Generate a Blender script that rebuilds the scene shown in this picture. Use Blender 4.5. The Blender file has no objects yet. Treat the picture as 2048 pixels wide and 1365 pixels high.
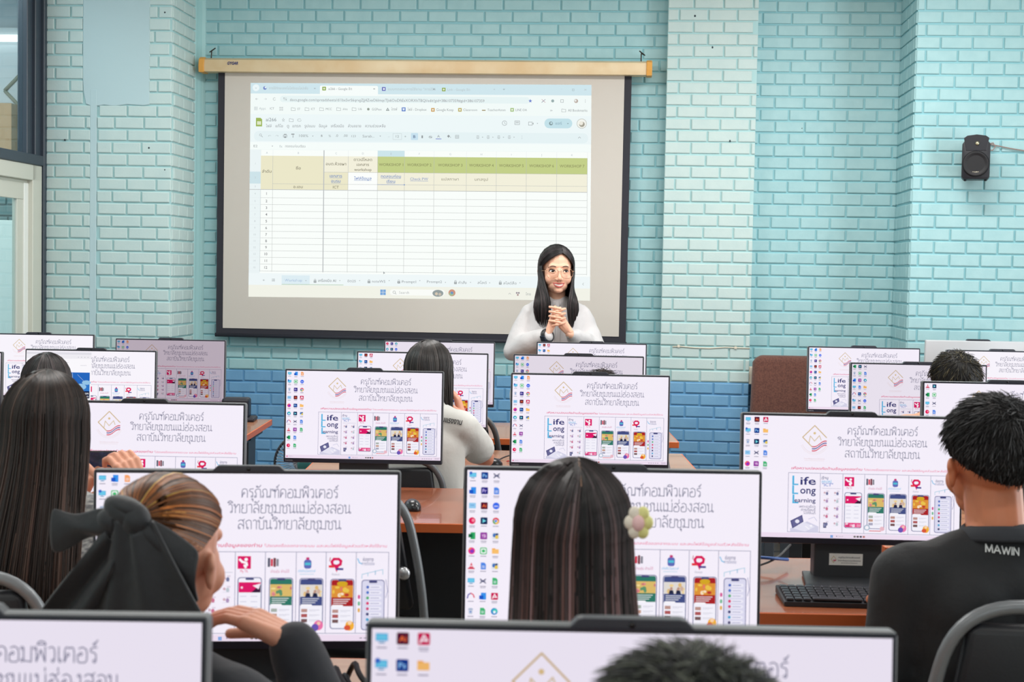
import bpy, bmesh, math, random
import numpy as np
from mathutils import Matrix, Vector, noise
random.seed(7)
SC = bpy.context.scene
COL = SC.collection
PI = math.pi

# ------------------------------------------------------------------ camera
F_PX = 2900.0
PITCH = math.atan(142 / F_PX)
ROLL = math.radians(1.07)
CAMZ = 1.5
cam = bpy.data.cameras.new('camera')
cam.sensor_width = 36.0
cam.lens = F_PX / 2048 * 36
cam.clip_start = 0.05
cam.dof.use_dof = True
cam.dof.focus_distance = 6.7
cam.dof.aperture_fstop = 10.0
camo = bpy.data.objects.new('camera', cam)
COL.objects.link(camo)
CAM_R = Matrix.Rotation(PI / 2 - PITCH, 3, 'X') @ Matrix.Rotation(ROLL, 3, 'Z')
camo.matrix_world = Matrix.Translation((0, 0, CAMZ)) @ CAM_R.to_4x4()
SC.camera = camo

def ray(px, py):
    return CAM_R @ Vector(((px - 1024) / F_PX, (682.5 - py) / F_PX, -1.0))

def at(px, py, Y):
    """the place at depth Y along the room that is seen at a photo pixel"""
    d = ray(px, py)
    return Vector((0, 0, CAMZ)) + d * (Y / d.y)

# ------------------------------------------------------------------ world, lamps, exposure
SC.view_settings.view_transform = 'Standard'
SC.view_settings.look = 'None'
SC.view_settings.gamma = 1
SC.view_settings.exposure = 0.0
SC.view_settings.use_curve_mapping = False
world = bpy.data.worlds.new('world')
SC.world = world
world.use_nodes = True
world.node_tree.nodes['Background'].inputs[0].default_value = (0.75, 0.88, 1.0, 1)
world.node_tree.nodes['Background'].inputs[1].default_value = 1.0

def area(name, loc, size, rot, power, color=(1, 1, 1)):
    l = bpy.data.lights.new(name, 'AREA')
    l.shape = 'RECTANGLE'
    l.size, l.size_y = size
    l.energy = power
    l.color = color
    o = bpy.data.objects.new(name, l)
    o.location = loc
    o.rotation_euler = rot
    COL.objects.link(o)
    return o

LK = 1.0
for i, (x, y, p) in enumerate([(-1.5, 1.2, 14), (1.6, 1.2, 14), (-1.5, 4.0, 32), (1.6, 4.0, 32), (-0.9, 6.3, 46), (1.5, 6.2, 50)]):
    area('ceiling_tube_light', (x, y, 3.25), (1.25, 0.3), (0, 0, 0), p * LK, (1.0, 0.98, 0.95))
area('window_daylight', (4.2, 4.4, 1.9), (4.2, 1.7), (0, PI / 2, 0), 132 * LK, (0.97, 0.99, 1.0))
area('rear_area_light', (0.0, -1.7, 2.0), (5.0, 1.7), (PI / 2, 0, 0), 34 * LK, (1.0, 0.99, 0.97))  # unseen area light by the rear wall, which has no window opening

# ------------------------------------------------------------------ materials
def lin(c):
    out = []
    for v in c[:3]:
        v = v / 255.0
        out.append(v / 12.92 if v <= 0.04045 else ((v + 0.055) / 1.055) ** 2.4)
    return tuple(out) + (1.0,)

MATS = {}
def mat(name, rgb, rough=0.5, metal=0.0, spec=0.5, bump=None, vary=None, attr=False, trans=0.0, coat=0.0, sheen=0.0, sss=0.0, aniso_noise=None):
    if name in MATS:
        return MATS[name]
    m = bpy.data.materials.new(name)
    m.use_nodes = True
    nt = m.node_tree
    b = nt.nodes['Principled BSDF']
    b.inputs['Base Color'].default_value = lin(rgb)
    b.inputs['Roughness'].default_value = rough
    b.inputs['Metallic'].default_value = metal
    b.inputs['Specular IOR Level'].default_value = spec
    b.inputs['Transmission Weight'].default_value = trans
    b.inputs['Coat Weight'].default_value = coat
    b.inputs['Sheen Weight'].default_value = sheen
    if sss:
        b.inputs['Subsurface Weight'].default_value = sss
        b.inputs['Subsurface Radius'].default_value = (0.01, 0.004, 0.002)
        b.inputs['Subsurface Scale'].default_value = 0.6
    tc = nt.nodes.new('ShaderNodeTexCoord')
    if attr:
        a = nt.nodes.new('ShaderNodeAttribute')
        a.attribute_name = 'Col'
        nt.links.new(a.outputs['Color'], b.inputs['Base Color'])
    if vary:                                   # (scale, second colour, stretch)
        n = nt.nodes.new('ShaderNodeTexNoise')
        n.inputs['Scale'].default_value = vary[0]
        n.inputs['Detail'].default_value = 5
        mp = nt.nodes.new('ShaderNodeMapping')
        mp.inputs['Scale'].default_value = vary[2] if len(vary) > 2 else (1, 1, 1)
        nt.links.new(tc.outputs['Object'], mp.inputs[0])
        nt.links.new(mp.outputs[0], n.inputs['Vector'])
        r = nt.nodes.new('ShaderNodeValToRGB')
        r.color_ramp.elements[0].position = 0.35
        r.color_ramp.elements[1].position = 0.68
        r.color_ramp.elements[0].color = lin(rgb)
        r.color_ramp.elements[1].color = lin(vary[1])
        nt.links.new(n.outputs['Fac'], r.inputs[0])
        nt.links.new(r.outputs[0], b.inputs['Base Color'])
    if bump:                                   # (scale, strength, distance)
        n = nt.nodes.new('ShaderNodeTexNoise')
        n.inputs['Scale'].default_value = bump[0]
        n.inputs['Detail'].default_value = 6
        nt.links.new(tc.outputs['Object'], n.inputs['Vector'])
        bp = nt.nodes.new('ShaderNodeBump')
        bp.inputs['Strength'].default_value = bump[1]
        bp.inputs['Distance'].default_value = bump[2]
        nt.links.new(n.outputs['Fac'], bp.inputs['Height'])
        nt.links.new(bp.outputs[0], b.inputs['Normal'])
    MATS[name] = m
    return m

def glow_mat(name, strength=1.0):
    """a lit screen: every mark on it gives off its own colour, dimmed or brightened by the set's own brightness"""
    m = bpy.data.materials.new(name)
    m.use_nodes = True
    nt = m.node_tree
    nt.nodes.clear()
    a = nt.nodes.new('ShaderNodeAttribute'); a.attribute_name = 'Col'
    oi = nt.nodes.new('ShaderNodeObjectInfo')
    mx = nt.nodes.new('ShaderNodeMix'); mx.data_type = 'RGBA'; mx.blend_type = 'MULTIPLY'
    mx.inputs['Factor'].default_value = 1
    e = nt.nodes.new('ShaderNodeEmission'); e.inputs[1].default_value = strength
    o = nt.nodes.new('ShaderNodeOutputMaterial')
    nt.links.new(a.outputs['Color'], mx.inputs[6]); nt.links.new(oi.outputs['Color'], mx.inputs[7])
    nt.links.new(mx.outputs[2], e.inputs[0]); nt.links.new(e.outputs[0], o.inputs[0])
    m.cycles.emission_sampling = 'NONE'
    MATS[name] = m
    return m

# ------------------------------------------------------------------ object helpers
def link(name, mesh, mats, parent=None, smooth=False):
    o = bpy.data.objects.new(name, mesh)
    COL.objects.link(o)
    if mats is not None:
        for m in (mats if isinstance(mats, (list, tuple)) else [mats]):
            if len(mesh.materials) < (len(mats) if isinstance(mats, (list, tuple)) else 1):
                mesh.materials.append(m)
    if parent:
        o.parent = parent
    if smooth:
        mesh.polygons.foreach_set('use_smooth', [True] * len(mesh.polygons))
    return o

def tag(o, label, cat, group=None):
    o['label'] = label
    o['category'] = cat
    if group:
        o['group'] = group
    return o

def struct(o, label=None):
    o['kind'] = 'structure'
    if label:
        o['label'] = label
    return o

def root(name, label, cat, loc=(0, 0, 0), rz=0.0, group=None, scale=1.0):
    o = bpy.data.objects.new(name, None)
    o.empty_display_size = 0.1
    COL.objects.link(o)
    o.location = loc
    o.rotation_euler = (0, 0, rz)
    o.scale = (scale,) * 3
    return tag(o, label, cat, group)

def bmo(name, bm, mats, parent=None, smooth=False):
    me = bpy.data.meshes.new(name)
    bm.normal_update()
    bm.to_mesh(me)
    bm.free()
    return link(name, me, mats, parent, smooth)

def auto_smooth(o, deg=35):
    me = o.data
    me.polygons.foreach_set('use_smooth', [True] * len(me.polygons))
    me.set_sharp_from_angle(angle=math.radians(deg))
    return o

def box(bm, c, s, rot=None, bevel=0.0, seg=2, mi=0):
    r = bmesh.ops.create_cube(bm, size=1.0)
    vs = r['verts']
    bmesh.ops.scale(bm, vec=s, verts=vs)
    fs = set(f for v in vs for f in v.link_faces)
    if bevel:
        es = list(set(e for v in vs for e in v.link_edges))
        rr = bmesh.ops.bevel(bm, geom=es, offset=bevel, segments=seg, affect='EDGES', profile=0.5)
        vs = list(set(rr['verts']) | set(v for v in vs if v.is_valid))
        fs = set(f for v in vs for f in v.link_faces)
    if rot is not None:
        bmesh.ops.rotate(bm, verts=vs, cent=(0, 0, 0), matrix=rot)
    bmesh.ops.translate(bm, verts=vs, vec=c)
    for f in fs:
        f.material_index = mi
    return vs

def prism(bm, pts, y0, y1, axis='y', mi=0, bevel=0.0, seg=2):
    """extrude a 2-D outline; axis y: pts are (x,z); axis z: pts are (x,y); axis x: pts are (y,z)"""
    def p3(p, d):
        return (p[0], d, p[1]) if axis == 'y' else ((p[0], p[1], d) if axis == 'z' else (d, p[0], p[1]))
    a = [bm.verts.new(p3(p, y0)) for p in pts]
    b = [bm.verts.new(p3(p, y1)) for p in pts]
    n = len(pts)
    fs = [bm.faces.new(a), bm.faces.new(b[::-1])]
    for i in range(n):
        fs.append(bm.faces.new((a[i], b[i], b[(i + 1) % n], a[(i + 1) % n])))
    bmesh.ops.recalc_face_normals(bm, faces=fs)
    if bevel:
        es = list(set(list(fs[0].edges) + list(fs[1].edges)))
        rr = bmesh.ops.bevel(bm, geom=es, offset=bevel, segments=seg, affect='EDGES', profile=0.5)
        fs = set(f for v in rr['verts'] for f in v.link_faces) | set(f for f in fs if f.is_valid)
    for f in fs:
        f.material_index = mi

def frames(pts):
    pts = [Vector(p) for p in pts]
    out = []
    up = None
    for i, p in enumerate(pts):
        t = (pts[min(i + 1, len(pts) - 1)] - pts[max(i - 1, 0)])
        if t.length < 1e-9:
            t = Vector((0, 0, 1))
        t.normalize()
        if up is None:
            up = t.orthogonal().normalized()
        up = (up - t * up.dot(t))
        up = up.normalized() if up.length > 1e-6 else t.orthogonal().normalized()
        out.append((p, up.copy(), t.cross(up)))
    return out

def tube(bm, pts, r, n=8, cap=True, closed=False, mi=0):
    fr = frames(pts)
    rs = r if isinstance(r, (list, tuple)) else [r] * len(pts)
    rings = []
    for (p, u, v), q in zip(fr, rs):
        rings.append([bm.verts.new(p + u * (math.cos(2 * PI * k / n) * q) + v * (math.sin(2 * PI * k / n) * q)) for k in range(n)])
    m = len(rings)
    for i in range(m if closed else m - 1):
        a, b = rings[i], rings[(i + 1) % m]
        for k in range(n):
            f = bm.faces.new((a[k], a[(k + 1) % n], b[(k + 1) % n], b[k]))
            f.smooth = True
            f.material_index = mi
    if cap and not closed:
        for g in (rings[0][::-1], rings[-1]):
            f = bm.faces.new(g)
            f.material_index = mi

def arc_pts(pts, rad=0.05, seg=6):
    """round the corners of a polyline"""
    pts = [Vector(p) for p in pts]
    out = [pts[0]]
    for i in range(1, len(pts) - 1):
        a, b, c = pts[i - 1], pts[i], pts[i + 1]
        r = min(rad, (a - b).length * 0.48, (c - b).length * 0.48)
        p0 = b + (a - b).normalized() * r
        p2 = b + (c - b).normalized() * r
        for k in range(seg + 1):
            t = k / seg
            out.append(p0 * (1 - t) ** 2 + b * (2 * t * (1 - t)) + p2 * t * t)
    out.append(pts[-1])
    return out

def lathe(bm, prof, n=24, c=(0, 0, 0), M=None, mi=0):
    rings = []
    for r, z in prof:
        ring = []
        for k in range(n):
            v = Vector((r * math.cos(2 * PI * k / n), r * math.sin(2 * PI * k / n), z))
            if M is not None:
                v = M @ v
            ring.append(bm.verts.new(v + Vector(c)))
        rings.append(ring)
    for a, b in zip(rings, rings[1:]):
        for k in range(n):
            f = bm.faces.new((a[k], a[(k + 1) % n], b[(k + 1) % n], b[k]))
            f.smooth = True
            f.material_index = mi
    bm.faces.new(rings[0][::-1]).material_index = mi
    bm.faces.new(rings[-1]).material_index = mi

def ellipsoid(bm, c, r, rot=None, u=20, v=12, mi=0):
    rr = bmesh.ops.create_uvsphere(bm, u_segments=u, v_segments=v, radius=1.0)
    vs = rr['verts']
    bmesh.ops.scale(bm, vec=r, verts=vs)
    if rot is not None:
        bmesh.ops.rotate(bm, verts=vs, cent=(0, 0, 0), matrix=rot)
    bmesh.ops.translate(bm, verts=vs, vec=c)
    for f in set(f for q in vs for f in q.link_faces):
        f.material_index = mi
        f.smooth = True
    return vs

# flat coloured marks (screens, stickers, lettering): polygons in (x, y) with a layer and a colour
TEXT_CACHE = {}
def text_tris(body, bold=0.0, shear=0.0):
    key = (body, bold, shear)
    if key in TEXT_CACHE:
        return TEXT_CACHE[key]
    c = bpy.data.curves.new('t', 'FONT')
    c.body = body
    c.resolution_u = 2
    c.offset = bold
    c.shear = shear
    o = bpy.data.objects.new('t', c)
    me = o.to_mesh()
    v = np.empty(len(me.vertices) * 3)
    me.vertices.foreach_get('co', v)
    v = v.reshape(-1, 3)[:, :2].copy()
    me.calc_loop_triangles()
    fs = [tuple(t.vertices) for t in me.loop_triangles]
    o.to_mesh_clear()
    bpy.data.objects.remove(o)
    bpy.data.curves.remove(c)
    TEXT_CACHE[key] = (v, fs)
    return v, fs

class Marks:
    def __init__(s, f=None):
        s.v, s.f, s.c = [], [], []
        s.map = f or (lambda x, y: (x, y))
    def poly(s, pts, col, layer=1):
        i = len(s.v)
        for x, y in pts:
            X, Y = s.map(x, y)
            s.v.append((X, Y, layer)); s.c.append(col)
        s.f.append(tuple(range(i, i + len(pts))))
    def rect(s, x0, y0, x1, y1, col, layer=1):
        s.poly([(x0, y0), (x1, y0), (x1, y1), (x0, y1)], col, layer)
    def rrect(s, x0, y0, x1, y1, r, col, layer=1, asp=1.0, n=4):
        p = []
        ry = r * asp
        for cx, cy, a0 in ((x1 - r, y0 + ry, -90), (x1 - r, y1 - ry, 0), (x0 + r, y1 - ry, 90), (x0 + r, y0 + ry, 180)):
            for k in range(n + 1):
                a = math.radians(a0 + 90 * k / n)
                p.append((cx + r * math.cos(a), cy + ry * math.sin(a)))
        s.poly(p, col, layer)
    def disc(s, cx, cy, rx, ry, col, layer=1, n=14):
        s.poly([(cx + rx * math.cos(2 * PI * k / n), cy + ry * math.sin(2 * PI * k / n)) for k in range(n)], col, layer)
    def line(s, pts, w, col, layer=1, asp=1.0, closed=False):
        pts = list(pts)
        if closed:
            pts = pts + [pts[0]]
        for (xa, ya), (xb, yb) in zip(pts, pts[1:]):
            dx, dy = (xb - xa), (yb - ya) / asp
            L = math.hypot(dx, dy) or 1
            nx, ny = -dy / L * w / 2, dx / L * w / 2 * asp
            ex, ey = dx / L * w * 0.3, dy / L * w * 0.3 * asp
            s.poly([(xa + nx - ex, ya + ny - ey), (xb + nx + ex, yb + ny + ey), (xb - nx + ex, yb - ny + ey), (xa - nx - ex, ya - ny - ey)], col, layer)
    def frame(s, x0, y0, x1, y1, w, col, layer=1, asp=1.0):
        h = w * asp
        s.rect(x0, y0, x1, y0 + h, col, layer); s.rect(x0, y1 - h, x1, y1, col, layer)
        s.rect(x0, y0, x0 + w, y1, col, layer); s.rect(x1 - w, y0, x1, y1, col, layer)
    def text(s, body, x, y, h, col, layer=2, align='l', width=None, bold=0.0, shear=0.0, asp=1.0):
        """h: size of an em-ish capital in y units (y runs down); asp: y unit / x unit; y is the baseline"""
        v, fs = text_tris(body, bold, shear)
        if not len(v):
            return
        x0, x1 = v[:, 0].min(), v[:, 0].max()
        ky = h / 0.72
        kx = ky / asp
        if width:
            kx = width / (x1 - x0)
        ox = {'l': -x0 * kx, 'c': -(x0 + x1) / 2 * kx, 'r': -x1 * kx}[align]
        i = len(s.v)
        for a, b in v:
            X, Y = s.map(x + ox + a * kx, y - b * ky)
            s.v.append((X, Y, layer)); s.c.append(col)
        for f in fs:
            s.f.append(tuple(i + k for k in f))
    def mesh(s, name, to3, step=0.00018):
        """to3(x, y, lift): place the marks on their surface"""
        me = bpy.data.meshes.new(name)
        me.from_pydata([to3(x, y, l * step) for x, y, l in s.v], [], s.f)
        a = me.color_attributes.new('Col', 'FLOAT_COLOR', 'POINT')
        a.data.foreach_set('color', np.array([lin(c) for c in s.c], dtype=np.float32).ravel())
        return me
# ------------------------------------------------------------------ the room
PSI = math.radians(4.4)
WO = Vector((0, 8.3, 0))
WU = Vector((math.cos(PSI), -math.sin(PSI), 0))      # along the front wall, to the right
WN = Vector((-math.sin(PSI), -math.cos(PSI), 0))     # out of the front wall, into the room
WR = Matrix((WU, -WN, Vector((0, 0, 1)))).transposed()   # local x along the wall, local y into the wall

def W(u, p, z):
    return WO + WU * u + WN * p + Vector((0, 0, z))

def on_wall(px, py, p):
    """(u, z) on the plane p metres in front of the front wall, seen at a photo pixel"""
    d = ray(px, py)
    o = Vector((0, 0, CAMZ))
    t = ((WO + WN * p) - o).dot(WN) / d.dot(WN)
    q = o + d * t - WO
    return q.dot(WU), q.z

P_L, P_R, P_C = 0.48, 0.45, 0.10
U_SIDE = on_wall(84, 400, P_L)[0]
U_LP = on_wall(342, 400, P_L)[0]
U_C0 = on_wall(1328, 400, P_C)[0]
U_C1 = on_wall(1507, 400, P_C)[0]
U_RP = on_wall(1824, 400, P_R)[0]
U_END = 4.2
Z_BLUE = 0.892
COURSE, BRICK = 0.0669, 0.163
Z_TOP = 3.35

M_MINT = mat('mint painted brick', (166, 205, 209), 0.5, bump=(90, 0.25, 0.002), vary=(14, (158, 199, 204)))
M_MINT_J = mat('mint joint with shade tint', (144, 198, 206), 0.55)  # joint colour made more teal to stand in for shade in the grooves
M_LIT = mat('mint brick with light tint', (195, 215, 213), 0.5, bump=(90, 0.25, 0.002), vary=(14, (189, 211, 210)))  # paler than mint: light falling on pillar and pilaster put into the colour
M_LIT_J = mat('pale mint joint with shade tint', (172, 211, 213), 0.55)  # same groove shade tint, for the brick with light in its colour
M_BLUE = mat('blue painted brick', (118, 170, 208), 0.5, bump=(90, 0.25, 0.002), vary=(14, (110, 162, 202)))
M_BLUE_J = mat('blue joint with shade tint', (106, 166, 208), 0.55)  # groove shade put into the blue joint colour
M_PLASTER = mat('mint painted plaster', (184, 209, 214), 0.5, bump=(25, 0.15, 0.003))

def quadmesh(V, F, MI, name, mats, parent=None):
    me = bpy.data.meshes.new(name)
    me.from_pydata(V, [], F)
    me.polygons.foreach_set('material_index', MI)
    me.update()
    return link(name, me, mats, parent)

def brick_face(acc, u0, u1, z0, z1, f3, seed, pale=False, skip=(), offset=0.0):
    """painted brickwork: every brick a little chamfered block standing 6 mm out of its joints"""
    V, F, MI = acc
    rnd = random.Random(seed)
    def quad(pts, m):
        i = len(V)
        V.extend(f3(*p) for p in pts)
        F.append((i, i + 1, i + 2, i + 3)); MI.append(m)
    for a, b, m in ((z0, Z_BLUE, 3), (Z_BLUE, z1, 1)):
        if b > a:
            quad([(u0, a, 0), (u1, a, 0), (u1, b, 0), (u0, b, 0)], m)
    k0 = math.floor((z0 - Z_BLUE) / COURSE)
    k1 = math.ceil((z1 - Z_BLUE) / COURSE)
    J = 0.0105
    for k in range(k0, k1):
        za = Z_BLUE + k * COURSE + J * 0.5 + rnd.uniform(-.001, .001)
        zb = za + COURSE - J + rnd.uniform(-.0012, .0012)
        za, zb = max(za, z0), min(zb, z1)
        if zb - za < 0.01:
            continue
        u = u0 + offset - BRICK * 1.0 + (BRICK * 0.5 if k % 2 else 0) + rnd.uniform(-.004, .004)
        while u < u1:
            w = BRICK + rnd.uniform(-.004, .004)
            a, b = max(u + J * 0.5, u0 + 0.0), min(u + w - J * 0.5, u1)
            u += w
            if b - a < 0.018:
                continue
            cuts = [(a, b)]
            for (sx0, sx1, sz0, sz1) in skip:
                if zb > sz0 and za < sz1:
                    n = []
                    for (p, q) in cuts:
                        if q <= sx0 or p >= sx1:
                            n.append((p, q))
                        else:
                            if sx0 - p > 0.015: n.append((p, sx0))
                            if q - sx1 > 0.015: n.append((sx1, q))
                    cuts = n
            for (a2, b2) in cuts:
                h = 0.0085 + rnd.uniform(-.0014, .0014)
                e = 0.0036
                j = [rnd.uniform(-.0008, .0008) for _ in range(4)]
                o = [(a2, za + j[0], 0), (b2, za + j[1], 0), (b2, zb + j[2], 0), (a2, zb + j[3], 0)]
                mid = [(x, z, h - e * 0.6) for x, z, _ in o]
                top = [(a2 + e, za + e + j[0], h), (b2 - e, za + e + j[1], h), (b2 - e, zb - e + j[2], h), (a2 + e, zb - e + j[3], h)]
                m = 2 if k < 0 else 0
                quad(top, m)
                for i in range(4):
                    q = (i + 1) % 4
                    quad([mid[i], mid[q], top[q], top[i]], m)
                    quad([o[i], o[q], mid[q], mid[i]], m)

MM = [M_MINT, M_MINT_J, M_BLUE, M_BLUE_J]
MP = [M_LIT, M_LIT_J, M_BLUE, M_BLUE_J]
ZB = 0.0

# front wall: the stretch behind the screen, then the recess to the right of the pillar
acc = ([], [], [])
brick_face(acc, U_LP - 0.02, U_C0 + 0.02, ZB, Z_TOP, lambda u, z, h: W(u, h, z), 1, offset=0.06)
brick_face(acc, U_C1 - 0.02, U_RP + 0.06, ZB, Z_TOP, lambda u, z, h: W(u, h, z), 2, offset=0.05)
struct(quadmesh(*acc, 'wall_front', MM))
# the plain pillar in the front wall
acc = ([], [], [])
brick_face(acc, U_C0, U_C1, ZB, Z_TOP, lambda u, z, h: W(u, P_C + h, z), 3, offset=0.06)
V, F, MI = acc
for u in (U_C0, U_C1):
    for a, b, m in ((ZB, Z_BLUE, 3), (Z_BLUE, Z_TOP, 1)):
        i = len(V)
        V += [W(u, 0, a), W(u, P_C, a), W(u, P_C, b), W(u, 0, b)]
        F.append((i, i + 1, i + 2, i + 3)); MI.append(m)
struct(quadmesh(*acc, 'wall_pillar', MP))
# left pilaster: front and the side that turns back to the screen
sk = []
ua, za = on_wall(166, 190, P_L); ub, zb = on_wall(300, 0, P_L)
uc, _ = on_wall(181, 300, P_L); ud, _ = on_wall(194, 300, P_L)
PATCH = (ua, ub, za, Z_TOP); STRIP = (uc, ud + 0.004, 0.0, za + 0.02)
acc = ([], [], [])
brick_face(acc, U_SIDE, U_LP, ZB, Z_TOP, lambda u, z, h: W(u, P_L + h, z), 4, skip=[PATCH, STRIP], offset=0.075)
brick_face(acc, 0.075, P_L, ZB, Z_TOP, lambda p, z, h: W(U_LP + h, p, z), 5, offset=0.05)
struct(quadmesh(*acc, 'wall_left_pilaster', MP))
bm = bmesh.new()
rnd = random.Random(3)
# smooth plastered patch with a ragged foot, the covered conduit strip under it, and the rounded plaster in the inner corner
out = [(ua, Z_TOP), (ua, za + .10), (ua + .004, za + .02), (ua + .018, za - .05), (ua + .06, za - .064), (ua + .12, za - .054), (ua + .18, za - .060), (ua + .25, za - .050), (ub - .03, za - .055), (ub + .003, za - .05), (ub + .004, Z_TOP)]
prism(bm, out, -0.0075, 0.0, 'y', bevel=0.003, seg=1)
prism(bm, [(uc, 0), (ud, 0), (ud, za + .03), (uc, za + .03)], -0.0085, 0.0, 'y', bevel=0.002, seg=1)
o = bmo('wall_plaster_patch', bm, M_PLASTER)
o.matrix_world = Matrix.Translation(W(0, P_L, 0)) @ WR.to_4x4()
struct(o)
bm = bmesh.new()
prism(bm, [(0, 0), (0, 0.080), (0.010, 0.07), (0.016, 0.05), (0.030, 0.022), (0.046, 0.010), (0.05, 0)], Z_BLUE, Z_TOP, 'z')
o = bmo('trim_1', bm, mat('mint painted corner', (164, 208, 210), 0.5))
o.matrix_world = Matrix.Translation(W(U_LP, 0, 0)) @ Matrix((WU, WN, Vector((0, 0, 1)))).transposed().to_4x4()
struct(o)
# right wall section that stands forward, with its side
acc = ([], [], [])
brick_face(acc, U_RP, U_END, ZB, Z_TOP, lambda u, z, h: W(u, P_R + h, z), 6, offset=0.04)
brick_face(acc, 0.0, P_R, ZB, Z_TOP, lambda p, z, h: W(U_RP - h, p, z), 7, offset=0.0)
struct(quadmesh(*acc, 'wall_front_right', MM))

# floor, ceiling, side and rear walls
def slab(name, c, s, m, rz=0.0):
    bm = bmesh.new()
    box(bm, (0, 0, 0), s)
    o = bmo(name, bm, m)
    o.location = c
    o.rotation_euler = (0, 0, rz)
    return struct(o)

M_FLOOR = mat('worn beige floor tile', (150, 138, 122), 0.35, vary=(3, (132, 120, 104)))
M_CEIL = mat('white ceiling board', (238, 238, 234), 0.8)
M_SIDEW = mat('pale side wall paint', (205, 220, 220), 0.7)
slab('floor', (0.6, 3.2, -0.05), (8.6, 12.5, 0.1), M_FLOOR)
slab('ceiling', (0.6, 3.2, Z_TOP + 0.05), (8.6, 12.5, 0.1), M_CEIL)
slab('wall_rear', (0.6, -2.0, 1.65), (8.6, 0.1, 3.4), M_SIDEW)
# the right wall with its long window opening
bm = bmesh.new()
box(bm, (0, 0, 0.5), (0.1, 11.0, 1.0)); box(bm, (0, 0, 3.05), (0.1, 11.0, 0.6))
box(bm, (0, -4.0, 1.9), (0.1, 3.0, 1.8)); box(bm, (0, 4.0, 1.9), (0.1, 3.0, 1.8))
o = bmo('wall_right', bm, M_SIDEW); o.location = (4.35, 3.6, 0); struct(o)

# left side wall: steel frame, glass above, pale sliding window below
def side(p0, p1, d0, d1, z0, z1, bm, bevel=0.0, mi=0):
    """a block on the left side wall: p along it, d its reach into (+) or out of (-) the room"""
    c = Vector(((d0 + d1) / 2, (p0 + p1) / 2, (z0 + z1) / 2))
    box(bm, c, (abs(d1 - d0), abs(p1 - p0), abs(z1 - z0)), bevel=bevel, seg=1, mi=mi)

SIDE_M = Matrix.Translation(W(U_SIDE, 0, 0)) @ Matrix((WU, WN, Vector((0, 0, 1)))).transposed().to_4x4()
def sideobj(name, bm, m, kind='structure', parent=None):
    bmesh.ops.transform(bm, matrix=SIDE_M, verts=bm.verts[:])
    bmesh.ops.recalc_face_normals(bm, faces=bm.faces[:])
    o = bmo(name, bm, m, parent)
    if kind and not parent:
        o['kind'] = kind
    return o

M_STEEL = mat('dark painted steel frame', (52, 62, 74), 0.4, spec=0.5, bump=(40, 0.15, 0.002))
M_ALU = mat('cream aluminium profile', (206, 208, 196), 0.35, spec=0.5)
M_ALU_L = mat('bright aluminium stile', (236, 240, 236), 0.3, spec=0.5)
m = bpy.data.materials.new('window glass'); m.use_nodes = True
nt = m.node_tree; nt.nodes.clear()
t = nt.nodes.new('ShaderNodeBsdfTransparent'); t.inputs[0].default_value = (0.86, 0.95, 0.95, 1)
g = nt.nodes.new('ShaderNodeBsdfGlossy'); g.inputs['Roughness'].default_value = 0.02
x = nt.nodes.new('ShaderNodeMixShader'); x.inputs[0].default_value = 0.12
q = nt.nodes.new('ShaderNodeOutputMaterial')
nt.links.new(t.outputs[0], x.inputs[1]); nt.links.new(g.outputs[0], x.inputs[2]); nt.links.new(x.outputs[0], q.inputs[0])
M_GLASS = m
ZR0, ZR1 = 2.02, 2.075
P_A, P_B = P_L, 2.6
bm = bmesh.new()                                     # dark steel: post by the pilaster, rail, far post
side(P_A, P_A + .045, -.06, .03, 0, Z_TOP, bm, .004)
side(P_A + .045, P_A + .12, -.06, .012, ZR0, Z_TOP, bm, .004)
side(P_A + .12, P_A + .19, -.06, -.004, ZR0, Z_TOP, bm, .004)
side(P_A + .045, P_B, -.06, .03, ZR0, ZR1, bm, .004)
side(P_B, P_B + .06, -.06, .03, 0, Z_TOP, bm, .004)
w1 = sideobj('window_1', bm, M_STEEL)
bm = bmesh.new(); side(P_A + .19, P_B, -.035, -.029, ZR1, Z_TOP, bm)
sideobj('glass_pane', bm, M_GLASS, parent=w1)
bm = bmesh.new()                                     # cream outer frame of the sliding window
side(P_A + .05, P_A + .17, -.05, .02, 0, ZR0, bm, .003)
side(P_A + .05, P_B, -.05, .02, ZR0 - .085, ZR0, bm, .003)
side(P_A + .17, P_B, -.05, -.01, ZR0 - .115, ZR0 - .085, bm, .002)
w2 = sideobj('window_2', bm, M_ALU)
bm = bmesh.new()                                     # sliding sash: stile and head
side(P_A + .17, P_A + .225, -.03, -.005, 0.05, ZR0 - .10, bm, .002, 1)
side(P_A + .225, P_A + .30, -.04, -.012, 0.05, ZR0 - .10, bm, .002, 0)
side(P_A + .225, P_B, -.035, -.008, ZR0 - .19, ZR0 - .10, bm, .002, 0)
sideobj('window_sash', bm, [M_ALU, M_ALU_L], parent=w2)
bm = bmesh.new(); side(P_A + .30, P_B, -.028, -.022, 0.05, ZR0 - .19, bm)
sideobj('glass_pane', bm, M_GLASS, parent=w2)
bm = bmesh.new()                                     # the rest of the left wall, towards the back of the room
side(P_B + .06, 11.0, -.1, .0, 0, Z_TOP, bm)
sideobj('wall_left', bm, M_SIDEW)

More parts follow.
